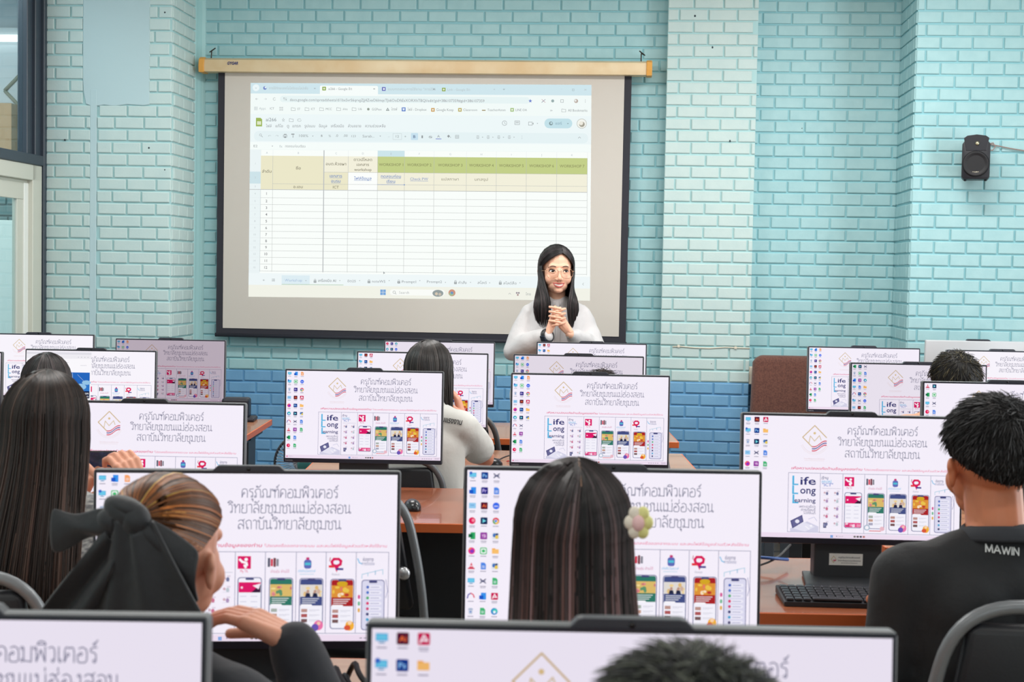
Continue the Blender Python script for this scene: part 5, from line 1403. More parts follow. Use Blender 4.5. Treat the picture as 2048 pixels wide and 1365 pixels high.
for k in range(3):
    a = 2 * PI * k / 3 + .4
    pts = [(.022, -.5), (.07, -.75), (.108, -.45), (.112, .1), (.08, .45), (.022, .5)]
    vs = []
    for d in (-.001, .001):
        vs.append([bm.verts.new((q * math.cos(a + t * .9), -.012 + t * .022 + d, zc + q * math.sin(a + t * .9))) for q, t in pts])
    bm.faces.new(vs[0]); bm.faces.new(vs[1][::-1])
    for i in range(6): bm.faces.new((vs[0][i], vs[1][i], vs[1][(i + 1) % 6], vs[0][(i + 1) % 6]))
bmo('blades', bm, mat('navy fan blade', (34, 48, 100), 0.35), r)
bm = bmesh.new(); lathe(bm, [(.03, 0), (.03, .006), (.02, .009), (.002, .009)], 20, (0, -.05, zc), Matrix.Rotation(PI / 2, 3, 'X')); bmo('hub_badge', bm, mat('teal fan badge', (60, 120, 120), 0.35), r)
# ------------------------------------------------------------------ people
from mathutils.bvhtree import BVHTree

def capsule(bm, p0, p1, r0, r1, n=16):
    p0, p1 = Vector(p0), Vector(p1)
    d = p1 - p0
    L = d.length
    if L < 1e-6:
        ellipsoid(bm, p0, (r0,) * 3, None, n, 10); return
    t = d / L
    u = t.orthogonal().normalized(); v = t.cross(u)
    rings = []
    for k in range(1, 5):
        a = PI / 2 * k / 5 - PI / 2
        rings.append((p0 + t * (r0 * math.sin(a)), r0 * math.cos(a)))
    rings.append((p0, r0))
    m = max(2, int(L / max(r0, r1) * 2))
    for k in range(1, m):
        rings.append((p0.lerp(p1, k / m), r0 + (r1 - r0) * k / m))
    rings.append((p1, r1))
    for k in range(1, 5):
        a = PI / 2 * k / 5
        rings.append((p1 + t * (r1 * math.sin(a)), r1 * math.cos(a)))
    vs = [[bm.verts.new(c + (u * math.cos(2 * PI * i / n) + v * math.sin(2 * PI * i / n)) * r) for i in range(n)] for c, r in rings]
    for a, b in zip(vs, vs[1:]):
        for i in range(n):
            bm.faces.new((a[i], a[(i + 1) % n], b[(i + 1) % n], b[i]))
    s = bm.verts.new(p0 - t * r0); e = bm.verts.new(p1 + t * r1)
    for i in range(n):
        bm.faces.new((s, vs[0][(i + 1) % n], vs[0][i])); bm.faces.new((e, vs[-1][i], vs[-1][(i + 1) % n]))

def fuse(caps, ells, voxel, smooth=3):
    """grow one continuous surface over limbs (p0, p1, r0, r1) and masses (centre, radii)"""
    bm = bmesh.new()
    for c in caps: capsule(bm, *c)
    for e in ells: ellipsoid(bm, e[0], e[1], e[2] if len(e) > 2 else None)
    bmesh.ops.recalc_face_normals(bm, faces=bm.faces[:])
    me = bmesh_to('tmp', bm)
    o = bpy.data.objects.new('tmp', me); COL.objects.link(o)
    m = o.modifiers.new('r', 'REMESH'); m.mode = 'VOXEL'; m.voxel_size = voxel; m.adaptivity = 0
    if smooth:
        q = o.modifiers.new('s', 'SMOOTH'); q.iterations = smooth; q.factor = .5
    dg = bpy.context.evaluated_depsgraph_get(); dg.update()
    out = bpy.data.meshes.new_from_object(o.evaluated_get(dg))
    bpy.data.objects.remove(o); bpy.data.meshes.remove(me)
    return out

def mesh_np(me):
    v = np.empty(len(me.vertices) * 3); me.vertices.foreach_get('co', v)
    return v.reshape(-1, 3), [tuple(p.vertices) for p in me.polygons]

class Acc:
    """gathers pieces of one mesh with a material number and a colour each"""
    def __init__(s): s.v, s.f, s.m, s.c = [], [], [], []
    def add(s, v, f, mi=0, col=(0.5, 0.5, 0.5, 1)):
        i = len(s.v)
        s.v.extend(map(tuple, v)); s.f.extend(tuple(i + k for k in q) for q in f); s.m.extend([mi] * len(f))
        if isinstance(col, tuple): s.c.extend([col] * len(v))
        else: s.c.extend(map(tuple, col))
    def mesh(s, me, mi=0):
        v, f = mesh_np(me); s.add(v, f, mi)
    def bm(s, bm, mi=0):
        bm.verts.index_update()
        s.add([v.co[:] for v in bm.verts], [tuple(v.index for v in f.verts) for f in bm.faces], mi); bm.free()
    def build(s, name, mats, parent=None, M=None, color=False):
        me = bpy.data.meshes.new(name)
        me.from_pydata(s.v, [], s.f)
        me.polygons.foreach_set('material_index', s.m)
        me.polygons.foreach_set('use_smooth', [True] * len(s.f))
        if color:
            a = me.color_attributes.new('Col', 'FLOAT_COLOR', 'POINT')
            a.data.foreach_set('color', np.array(s.c, dtype=np.float32).ravel())
        if M is not None: me.transform(M)
        return link(name, me, mats, parent)

def skin(rgb): return mat('skin %d %d %d' % rgb, rgb, 0.5, sss=0.12, bump=(260, 0.08, 0.0008))
M_EYEW = mat('eye white', (238, 234, 230), 0.2); M_IRIS = mat('dark iris', (30, 20, 18), 0.15)
M_LIP = mat('rose lips', (206, 104, 100), 0.35); M_TEETH = mat('teeth', (244, 240, 234), 0.25); M_BROW = mat('dark brows', (84, 62, 54), 0.7)

def head_parts(c, s=1.0):
    c = Vector(c)
    def E(p, r, rot=None): return (c + Vector(p) * s, tuple(k * s for k in r), rot) if rot is not None else (c + Vector(p) * s, tuple(k * s for k in r))
    def C(a, b, r0, r1): return (c + Vector(a) * s, c + Vector(b) * s, r0 * s, r1 * s)
    ells = [E((0, -.012, .020), (.073, .091, .083)), E((0, .026, -.032), (.0625, .062, .070)), E((0, .034, -.076), (.048, .048, .036)), E((0, .062, -.098), (.022, .018, .015))]
    for k in (-1, 1):
        ells += [E((k * .037, .050, -.046), (.026, .024, .028)), E((k * .074, -.006, -.026), (.008, .018, .027), Matrix.Rotation(k * .35, 3, 'Z')), E((k * .079, -.012, -.012), (.007, .015, .016), Matrix.Rotation(k * .5, 3, 'Z')), E((k * .010, .093, -.049), (.009, .009, .007))]
    caps = [C((0, .080, -.004), (0, .098, -.044), .0075, .0105), C((-.036, .070, .012), (.036, .070, .012), .012, .012)]
    return caps, ells

def finger(c, pts, r0, r1):
    out = []
    n = len(pts) - 1
    for i in range(n):
        out.append((pts[i], pts[i + 1], r0 + (r1 - r0) * i / n, r0 + (r1 - r0) * (i + 1) / n))
    c.extend(out)

def hand(wrist, d, back, side, curl=.5, s=1.0):
    """palm and five fingers: d points along the hand, back out of its back, side +1 if the thumb lies towards d x back"""
    d = Vector(d).normalized(); b = Vector(back); b = (b - d * b.dot(d)).normalized(); t = d.cross(b) * side
    w = Vector(wrist)
    caps = []
    for k in (-1.5, -.5, .5, 1.5):
        caps.append((w + d * .012 * s + t * k * .011 * s, w + d * .078 * s + t * k * .0185 * s, .015 * s, .0115 * s))
    fc = []
    for k, L in ((1.5, .070), (.5, .080), (-.5, .075), (-1.5, .058)):
        p = w + d * .080 * s + t * k * .0190 * s
        pts = [p]; a = 0
        for q, f in ((.45, .5), (.32, 1.0), (.23, .9)):
            a += curl * f
            pts.append(pts[-1] + (d * math.cos(a) - b * math.sin(a)) * (L * q * s))
        finger(fc, pts, .0088 * s, .0068 * s)
    p = w + d * .022 * s + t * .024 * s
    finger(fc, [p, p + (d * .55 + t * .62 - b * .25) * .040 * s, p + (d * .85 + t * .62 - b * .55) * .066 * s, p + (d * 1.3 + t * .55 - b * .8) * .078 * s], .012 * s, .0085 * s)
    return caps, fc

hair_k = .8
SHADE = lambda rgb, k: tuple(min(255, c * k) for c in rgb)
def strands(acc, paths, r, cols_root, cols_tip=None, n=3, mi=0):
    for i, P in enumerate(paths):
        P = np.asarray(P)
        m = len(P)
        T = np.gradient(P, axis=0); T /= np.linalg.norm(T, axis=1)[:, None] + 1e-9
        ref = np.array([.3, .5, .2]); U = np.cross(T, ref); U /= np.linalg.norm(U, axis=1)[:, None] + 1e-9
        Wv = np.cross(T, U)
        rr = r[i] if hasattr(r, '__len__') else r
        tap = np.minimum(1, np.linspace(2.2, .25, m))[:, None] * rr
        vs = np.concatenate([P + (U * math.cos(2 * PI * k / n) + Wv * math.sin(2 * PI * k / n)) * tap for k in range(n)], axis=1).reshape(-1, 3)
        f = []
        for a in range(m - 1):
            for k in range(n):
                f.append((a * n + k, a * n + (k + 1) % n, (a + 1) * n + (k + 1) % n, (a + 1) * n + k))
        c0 = np.array(lin(SHADE(cols_root[i], hair_k))); c1 = np.array(lin(SHADE((cols_tip or cols_root)[i], hair_k)))
        t = np.linspace(0, 1, m)[:, None] ** 1.4
        col = np.repeat(c0 * (1 - t) + c1 * t, n, axis=0)
        acc.add(vs, f, mi, col)

M_HAIR = mat('glossy dark hair', (40, 30, 28), 0.40, spec=0.38, attr=True)
M_HAIR_S = mat('short dark hair', (40, 36, 34), 0.6, spec=0.3, attr=True)

def long_hair(c, s, seed, phi_max, drop, n, root_cols, tip_cols, part=.0, pad=.011, y_front=.62, y_back=-.35, sr=.0017, shell=True, wave=.003, skin_part=None):
    """parted hair: every strand leaves the parting, follows the skull to its widest line and then falls along drop(phi, tau, eq)"""
    rnd = random.Random(seed)
    a, b, h = (.073 + pad) * s, (.091 + pad) * s, (.083 + pad * .9) * s
    cc = np.array(c) + np.array((0, -.012, .020)) * s
    def path(phi, lift=0.0, m1=9, m2=9, end=1.0, seed2=0):
        w = abs(phi) / phi_max
        sgn = 1 if phi >= 0 else -1
        S = np.array((part + .03 * sgn * rnd.random(), y_back + (y_front - y_back) * w, 0)); S[2] = math.sqrt(max(.05, 1 - S[0] ** 2 - S[1] ** 2))
        Eq = np.array((math.sin(phi), -math.cos(phi), -.12)); Eq /= np.linalg.norm(Eq)
        P = []
        for i in range(m1):
            t = i / (m1 - 1)
            q = S * (1 - t) + Eq * t
            q[2] += .0
            q /= np.linalg.norm(q)
            P.append(cc + q * np.array((a, b, h)) * (1 + lift))
        eq = P[-1]
        for i in range(1, m2 + 1):
            t = i / m2 * end
            P.append(np.array(drop(phi, t, eq)) + (eq - cc) * lift * (1 - t * .3))
        return np.array(P)
    acc = Acc()
    if shell:
        N = 72
        grid = []
        st = rnd.getstate()
        for i in range(N + 1):
            phi = -phi_max + 2 * phi_max * i / N
            rnd.seed(99)
            g = path(phi, -.035 + .02 * math.sin(i * 2.9) + .012 * math.sin(i * 7.3), end=.93 + .05 * math.sin(i * 4.7))
            grid.append(g)
        rnd.setstate(st)
        m = len(grid[0])
        V = np.concatenate(grid)
        Fs = [(i * m + k, i * m + k + 1, (i + 1) * m + k + 1, (i + 1) * m + k) for i in range(N) for k in range(m - 1)]
        r0 = np.array(lin(SHADE(root_cols[0], .8))); t0 = np.array(lin(SHADE(tip_cols[0], .8)))
        tt = np.tile(np.linspace(0, 1, m) ** 1.4, N + 1)[:, None]
        acc.add(V, Fs, 0, r0 * (1 - tt) + t0 * tt)
    paths, rc, tc, rs = [], [], [], []
    for i in range(n):
        phi = rnd.uniform(-phi_max, phi_max)
        lock = math.sin(phi * 9 + seed) + .6 * math.sin(phi * 23 + seed * 2)
        P = path(phi, .004 + .010 * lock * .5 + rnd.uniform(-.012, .012), end=rnd.uniform(.88, 1.03))
        k = np.linspace(0, 1, len(P))[:, None] ** 2
        P = P + k * np.array((math.sin(phi * 31) * wave + rnd.uniform(-wave, wave), rnd.uniform(-wave, wave), 0))
        paths.append(P)
        g = rnd.uniform(.6, 1.5) * (1 + .25 * lock)
        j = rnd.randrange(len(root_cols))
        rc.append(SHADE(root_cols[j], max(.5, g))); tc.append(SHADE(tip_cols[j], max(.55, g)))
        rs.append(sr * rnd.uniform(.6, 1.4))
    strands(acc, paths, rs, rc, tc)
    if skin_part:
        P = []
        for i in range(12):
            t = i / 11
            q = np.array((part, y_back - .18 + (y_front - y_back + .1) * t * .75, 0)); q[2] = math.sqrt(max(.05, 1 - q[0] ** 2 - q[1] ** 2))
            P.append(cc + q * np.array((a, b, h)) * 1.012)
        strands(acc, [P], [.0026], [skin_part])
    return acc

def short_hair(c, s, seed, cols, n=1500, pad=.008, length=.022, nape=-.62, side=-.05, front=.55, spike=.35, sr=.0009, swirl=0.6):
    rnd = random.Random(seed)
    R = np.array(((.073 + pad), (.091 + pad), (.083 + pad * 1.2))) * s
    cc = np.array(c) + np.array((0, -.012, .020)) * s
    def line(phi):
        w = (1 - math.cos(phi)) / 2          # 0 at the back, 1 in front
        back = nape * max(0, math.cos(phi)) ** 1.2
        return back + side * (1 - abs(math.cos(phi))) + front * max(0, -math.cos(phi)) ** .8
    acc = Acc()
    N, K = 48, 14
    V = []
    for i in range(N + 1):
        phi = 2 * PI * i / N
        z0 = line(phi)
        e0 = math.asin(max(-.9, min(.95, z0)))
        for k in range(K + 1):
            e = e0 + (PI / 2 - e0) * k / K
            q = np.array((math.cos(e) * math.sin(phi), -math.cos(e) * math.cos(phi), math.sin(e)))
            V.append(cc + q * R * (.985 if k else .96))
    Fs = [(i * (K + 1) + k, (i + 1) * (K + 1) + k, (i + 1) * (K + 1) + k + 1, i * (K + 1) + k + 1) for i in range(N) for k in range(K)]
    acc.add(V, Fs, 0, lin(SHADE(cols[0], .75)))
    paths, cl, rs = [], [], []
    crown = np.array((.12, -.45, .88))
    while len(paths) < n:
        q = np.array([rnd.gauss(0, 1) for _ in range(3)]); q /= np.linalg.norm(q)
        phi = math.atan2(q[0], -q[1])
        if q[2] < line(phi) - .03: continue
        t = q - crown * q.dot(crown); t /= np.linalg.norm(t) + 1e-6         # grows away from the crown
        if np.linalg.norm(q - crown) < .42:
            t = np.array([rnd.gauss(0, 1) for _ in range(3)]); t -= q * t.dot(q); t /= np.linalg.norm(t)
        sw = np.cross(q, t); t = t + sw * swirl * rnd.uniform(-.5, .9); t -= q * t.dot(q); t /= np.linalg.norm(t)
        L = length * s * rnd.uniform(.6, 1.25) * (1 if q[2] > .2 else .7)
        p0 = cc + q * R * .97
        sp = spike * rnd.uniform(.3, 1.6)
        P = [p0 + (t * (1 - .25 * u * 0) + q * sp * (1 - .5 * u)) * L * u for u in (0, .35, .7, 1.0)]
        paths.append(P); cl.append(SHADE(cols[rnd.randrange(len(cols))], rnd.uniform(.7, 1.4))); rs.append(sr * rnd.uniform(.7, 1.5))
    strands(acc, paths, rs, cl)
    return acc

def cloth(caps, ells, voxel=.012, fold=.006, freq=9.0, smooth=4, seed=0, stretch=(1, 1, .45)):
    me = fuse(caps, ells, voxel, smooth)
    n = len(me.vertices)
    v = np.empty(n * 3); me.vertices.foreach_get('co', v); v = v.reshape(-1, 3)
    nm = np.empty(n * 3); me.vertices.foreach_get('normal', nm); nm = nm.reshape(-1, 3)
    d = np.array([noise.noise(Vector((p[0] * freq * stretch[0] + seed, p[1] * freq * stretch[1], p[2] * freq * stretch[2]))) + .5 * noise.noise(Vector((p[0] * freq * 2.3 + p[2] * 9, p[1] * freq * 2.3 + seed, p[2] * freq * 1.6))) for p in v])
    v = v + nm * (d * fold)[:, None]
    me.vertices.foreach_set('co', v.ravel()); me.update()
    return me

def seated(name, label, top, Y, rz, skin_rgb, shirt_m, build=1.0, lean=.05, sleeve='long', arms=None, hs=1.0, extra=None, collar=None, hairpad=.014, female=True, shy=0.0):
    """a person on a chair, facing local +y; top: photo pixel of the crown"""
    p = at(top[0], top[1], Y)
    zt = p.z
    hc = Vector((0, .03 + lean, zt - (.103 + hairpad) * hs))
    shz = shy
    R = Matrix.Rotation(rz, 4, 'Z')
    off = R @ Vector((0, hc.y - .012, 0))
    M0 = Matrix.Translation((p.x - off.x, Y - off.y, 0)) @ R
    k = (hc.z - .15 - .5) / (1.015 - .5)
    def Q(x, y, z):
        if z > .5:
            return Vector((x, y + lean * (z - .5) / .66, .5 + (z - .5) * k))
        return Vector((x, y, z))
    b = build
    sw = (.155 if female else .18) * b
    body_c = [(Q(-.07, 0, .555), Q(.07, 0, .555), .115, .115), (Q(-.055 * b, .0, .60), Q(-.06 * b, 0, .88), .088 * b, .092 * b), (Q(.055 * b, .0, .60), Q(.06 * b, 0, .88), .088 * b, .092 * b), (Q(-sw * .9, 0, .945 + shz), Q(sw * .9, 0, .945 + shz), .05, .05), (Q(-sw * .6, 0, .955 + shz), Q(0, -.005, 1.01 + shz), .045, .05), (Q(sw * .6, 0, .955 + shz), Q(0, -.005, 1.01 + shz), .045, .05), (Q(0, -.005, .95), hc + Vector((0, -.012, -.055 * hs)), .056, .052 * hs), (Q(0, 0, .92), Q(0, 0, .99), .085, .06)]
    for s in (-1, 1):
        body_c += [(Q(s * .09, .02, .53), Q(s * .12, .42, .51), .085, .06), (Q(s * .12, .42, .51), Q(s * .12, .44, .10), .055, .038), (Q(s * .12, .43, .055), Q(s * .13, .58, .04), .036, .030)]
    A = {}
    for s in (-1, 1):
        d = (arms or {}).get(s)
        sh = Q(s * sw, 0, .94 + shz)
        if d:
            el, wr = Vector(d[0]), Vector(d[1])
        else:
            el, wr = Q(s * (sw + .06), .10 + lean * .4, .74), Vector((s * .13, .38, .80))
        A[s] = (sh, el, wr)
        body_c += [(sh, el, .045 * b, .038), (el, wr, .037, .026)]
    ch, eh = head_parts(hc, hs)
    acc = Acc()
    acc.mesh(fuse(body_c, [], .010, 3))
    acc.mesh(fuse(ch + [(hc + Vector((0, -.012, -.05 * hs)), Q(0, -.005, .97), .051 * hs, .054)], eh, .0038, 3))
    for s in (-1, 1):
        sh, el, wr = A[s]
        d = (arms or {}).get(s)
        hd = Vector(d[2]) if d and len(d) > 2 else (wr - el)
        bk = Vector(d[3]) if d and len(d) > 3 else Vector((0, 0, 1))
        hcps, fcps = hand(wr - hd.normalized() * .01, hd, bk, s * (d[4] if d and len(d) > 4 else 1), d[5] if d and len(d) > 5 else .35)
        acc.mesh(fuse(hcps + fcps, [], .0028, 2))
    sk = skin(skin_rgb)
    o = acc.build(name, [sk], None)
    o.matrix_world = M0
    tag(o, label, 'person')
    # shirt
    g = .016
    cc = [(Q(-.07, 0, .562), Q(.07, 0, .562), .126, .126), (Q(-.058 * b, 0, .60), Q(-.062 * b, 0, .88), .088 * b + g, .092 * b + g), (Q(.058 * b, 0, .60), Q(.062 * b, 0, .88), .088 * b + g, .092 * b + g), (Q(-sw * .92, 0, .945 + shz), Q(sw * .92, 0, .945 + shz), .05 + g * .8, .05 + g * .8), (Q(-sw * .6, 0, .955 + shz), Q(0, -.005, .995 + shz), .045 + g, .05 + g), (Q(sw * .6, 0, .955 + shz), Q(0, -.005, .995 + shz), .045 + g, .05 + g), (Q(0, -.004, .93), Q(0, -.004, .992), .09, .066)]
    for s in (-1, 1):
        sh, el, wr = A[s]
        if sleeve == 'long':
            cc += [(sh, el, .045 * b + g, .038 + g), (el, el.lerp(wr, .93), .040 + g * .9, .028 + g * .8)]
        else:
            cc += [(sh, sh.lerp(el, .68), .047 * b + g, .046 + g)]
    sm = cloth(cc, [], .011, .0055, 10, seed=len(label))
    sm.polygons.foreach_set('use_smooth', [True] * len(sm.polygons))
    so = link('shirt', sm, shirt_m, o)
    if collar:
        bm = bmesh.new()
        nk = Q(0, -.004, .985 + shz) + Vector((0, 0, .040))
        r0, r1 = .088, .068
        pr = [(r0 - .006, -.014), (r0 - .004, -.008), (r1 + .006, .010), (r1, .015), (r1 - .005, .010), (r0 - .014, -.013)]
        rings = []
        for i in range(40):
            a = -PI * .5 + PI * .16 + (2 * PI - PI * .32) * i / 39 + PI
            dx, dy = math.cos(a), math.sin(a)
            rings.append([bm.verts.new(nk + Vector((dx * r * .98, dy * r * .92, z + .012 * (dy < 0) * -dy))) for r, z in pr])
        for A_, B_ in zip(rings, rings[1:]):
            for i in range(6): bm.faces.new((A_[i], B_[i], B_[(i + 1) % 6], A_[(i + 1) % 6])).smooth = True
        bm.faces.new(rings[0]); bm.faces.new(rings[-1][::-1])
        bmo('collar', bm, collar, o)
    pc = []
    for s in (-1, 1):
        pc += [(Q(s * .09, .0, .535), Q(s * .12, .42, .515), .098, .074), (Q(s * .12, .42, .505), Q(s * .12, .44, .12), .070, .055)]
    pm_ = cloth(pc, [], .016, .004, 8)
    pm_.polygons.foreach_set('use_smooth', [True] * len(pm_.polygons))
    link('trousers', pm_, mat('dark trousers', (36, 38, 46), 0.8), o)
    bm = bmesh.new()
    for s in (-1, 1):
        box(bm, (s * .125, .51, .028), (.095, .27, .052), bevel=.022, seg=3)
    bmo('shoes', bm, mat('dark shoes', (28, 28, 30), 0.45), o)
    return o, hc, M0, Q, A

BLACK_HAIR = [(38, 32, 34), (30, 26, 30), (48, 40, 40), (58, 50, 50)]
def addhair(acc, o, m=None, name='hair'):
    return acc.build(name, [m or M_HAIR], o, color=True)

def fall(sx0, sx1, yb, zb, hc, fk=.55):
    """hang straight from the widest line; spread sx1 at the hem, hem height zb, swept back to yb"""
    def f(phi, t, eq):
        e = t * t * (3 - 2 * t)
        x = eq[0] * (1 + (sx1 - 1) * e)
        y = eq[1] * (1 - e) + (yb + (eq[1] - hc.y) * fk) * e
        return (x, y, eq[2] + (zb - eq[2]) * t)
    return f

# --- the long-haired woman with the flower clip
M_DARKTOP = mat('black knit top', (34, 34, 38), 0.85, sheen=0.2)
o, hc, M0, Q, A = seated('person', 'woman seen from behind with long dark straight hair and a pink and yellow flower clip', (1150, 914), 2.08, 0.03, (214, 158, 128), M_DARKTOP, .95, .05)
acc = long_hair(hc, 1.0, 3, math.radians(122), fall(1, 1.16, -.118, .80, hc, .2), 1700, [(36, 32, 34), (44, 38, 38), (30, 26, 28), (60, 54, 56)], [(70, 42, 36), (112, 76, 70), (46, 34, 34), (136, 104, 104)], part=.05, y_back=-.55, skin_part=(196, 150, 120), sr=.0018)
addhair(acc, o)
bm = bmesh.new()
fc = Vector((.078, -.062, hc.z + .046))
for k in range(6):
    a = 2 * PI * k / 6
    ellipsoid(bm, fc + Vector((.0115 * math.cos(a), -.005, .014 * math.sin(a))), (.0085, .006, .0100), None, 14, 10, 0 if k in (0, 1, 5) else 1)
ellipsoid(bm, fc + Vector((-.001, -.010, .0)), (.0085, .006, .0110), None, 14, 10, 2)
ellipsoid(bm, fc + Vector((-.002, .001, .0)), (.014, .004, .017), None, 12, 8, 1)
cl = bmo('hair_clip', bm, [mat('pale yellow petal', (232, 228, 150), 0.6), mat('cream petal', (240, 230, 214), 0.6), mat('pale pink petal', (244, 200, 200), 0.6)], o)
cl['label'] = 'pink and yellow flower hair clip'

# --- the woman with the black bow
M_JACKET = mat('charcoal jacket', (38, 41, 49), 0.8, sheen=0.1, bump=(30, 0.25, 0.005))
arms = {1: [(.245, .17, .775), (.150, .175, .945), (-.75, -.05, .30), (.25, .05, 1), 1, .45], -1: [(-.22, .14, .74), (-.24, .33, .79)]}
o, hc, M0, Q, A = seated('person', 'woman with reddish brown hair tied by a big black bow, hand at her cheek', (328, 946), 2.08, math.radians(-19), (222, 160, 134), M_JACKET, .95, .05, arms=arms, hairpad=.010)
M_BROWNHAIR = [(140, 80, 40), (176, 104, 50), (84, 54, 38), (200, 122, 60), (108, 64, 36)]
acc = Acc(); rnd = random.Random(11)
cc = np.array(hc) + np.array((0, -.012, .020)); R_ = np.array((.0815, .0995, .0915))
K = np.array((.12, -.93, .46)); K /= np.linalg.norm(K)
def hl(phi):
    w = -math.cos(phi)
    z = -.55 * max(0, math.cos(phi)) + .10 * (1 - abs(math.cos(phi))) + .58 * max(0, w)
    e = math.asin(z); return np.array((math.cos(e) * math.sin(phi), -math.cos(e) * math.cos(phi), math.sin(e)))
def pulled(phi, lift, m=12):
    H = hl(phi); P = []
    for i in range(m):
        t = i / (m - 1); q = H * (1 - t) + K * t; q[2] += .35 * t * (1 - t) * max(0, -math.cos(phi)) ; q /= np.linalg.norm(q)
        P.append(cc + q * R_ * (1 + lift))
    return np.array(P)
N = 72; G = [pulled(2 * PI * i / N, -.02 + .008 * math.sin(i * 3.1)) for i in range(N + 1)]; m = len(G[0])
acc.add(np.concatenate(G), [(i * m + k, i * m + k + 1, (i + 1) * m + k + 1, (i + 1) * m + k) for i in range(N) for k in range(m - 1)], 0, lin((100, 62, 36)))
paths, cl_, rs = [], [], []
for i in range(1300):
    phi = rnd.uniform(0, 2 * PI); lock = math.sin(phi * 11) + .7 * math.sin(phi * 29 + 1)
    paths.append(pulled(phi, .004 + .006 * lock + rnd.uniform(-.006, .006))); g = rnd.uniform(.65, 1.35) * (1 + .28 * lock)
    cl_.append(SHADE(M_BROWNHAIR[rnd.randrange(5)], max(.62, g))); rs.append(.0015 * rnd.uniform(.6, 1.4))
strands(acc, paths, rs, cl_)
addhair(acc, o)
M_BOW = mat('black satin bow cloth', (30, 33, 38), 0.6, sheen=0.2, bump=(38, 0.35, 0.006))
def sheet(rows, name, m, parent, thick=.004, sub=1, label=None):
    """a draped piece of cloth from rows of points"""
    bm = bmesh.new()
    vs = [[bm.verts.new(p) for p in r] for r in rows]
    for a, b in zip(vs, vs[1:]):
        for i in range(len(a) - 1): bm.faces.new((a[i], a[i + 1], b[i + 1], b[i])).smooth = True
    ob = bmo(name, bm, m, parent)
    md = ob.modifiers.new('sub', 'SUBSURF'); md.levels = md.render_levels = 2
    md = ob.modifiers.new('thick', 'SOLIDIFY'); md.thickness = thick; md.offset = 0
    if label: ob['label'] = label
    return ob
KN = Vector(cc + K * R_) + Vector((0, -.012, 0))
rt, bk = Vector((1, 0, 0)), Vector((0, -1, 0))
def bowpt(x, z, out): return KN + Vector((x, -out, z))
bm = bmesh.new()
for (x, z, rx, rz_, rot) in ((0, .012, .034, .020, .5), (.018, .004, .022, .024, -.4), (-.02, .0, .022, .018, .2), (.004, .022, .03, .012, .3)):
    ellipsoid(bm, bowpt(x, z, .012), (rx, .018, rz_), Matrix.Rotation(rot, 3, 'Y'), 18, 12)
bw = bmo('hair_bow', bm, M_BOW, o); bw['label'] = 'big black cloth hair bow'
rows = []
rnd = random.Random(5)
for i in range(8):                                    # the wide back panel that hangs from the knot to the shoulders
    t = i / 7
    rows.append([bowpt(-.035 - .055 * t + (.085 + .135 * t) * j / 9, -.005 - .150 * t - .012 * math.sin(j * 1.3), .012 + .030 * math.sin(PI * j / 9) * (.4 + .6 * t) + .008 * math.sin(j * 2.2 + t * 2) - .02 * t) for j in range(10)])
sheet(rows, 'bow_drape', M_BOW, bw)
rows = []
for i in range(7):                                    # left loop
    t = i / 6
    rows.append([bowpt(-.008 - .105 * t, .012 - .004 * t + (-.026 - .030 * t) * j / 5 + .006 * math.sin(t * 7 + j), .014 + .014 * math.sin(PI * j / 5) * (1 - t * .5)) for j in range(6)])
sheet(rows, 'bow_loop', M_BOW, bw)
rows = []
for i in range(8):                                    # long left tail
    t = i / 7
    rows.append([bowpt(-.02 - .145 * t + (.016 + .05 * t) * j / 5, -.008 - .175 * t - .010 * j, .02 + .012 * math.sin(j * 1.7 + t * 3)) for j in range(6)])
sheet(rows, 'bow_tail', M_BOW, bw)
rows = []
for i in range(7):                                    # right side of the bow, lying over the hair above the ear
    t = i / 6
    rows.append([bowpt(.012 + .085 * t, .010 - .05 * t * t + (-.020 - .055 * t) * j / 5, .010 + .012 * math.sin(PI * j / 5) - .034 * t * t) for j in range(6)])
sheet(rows, 'bow_loop', M_BOW, bw)

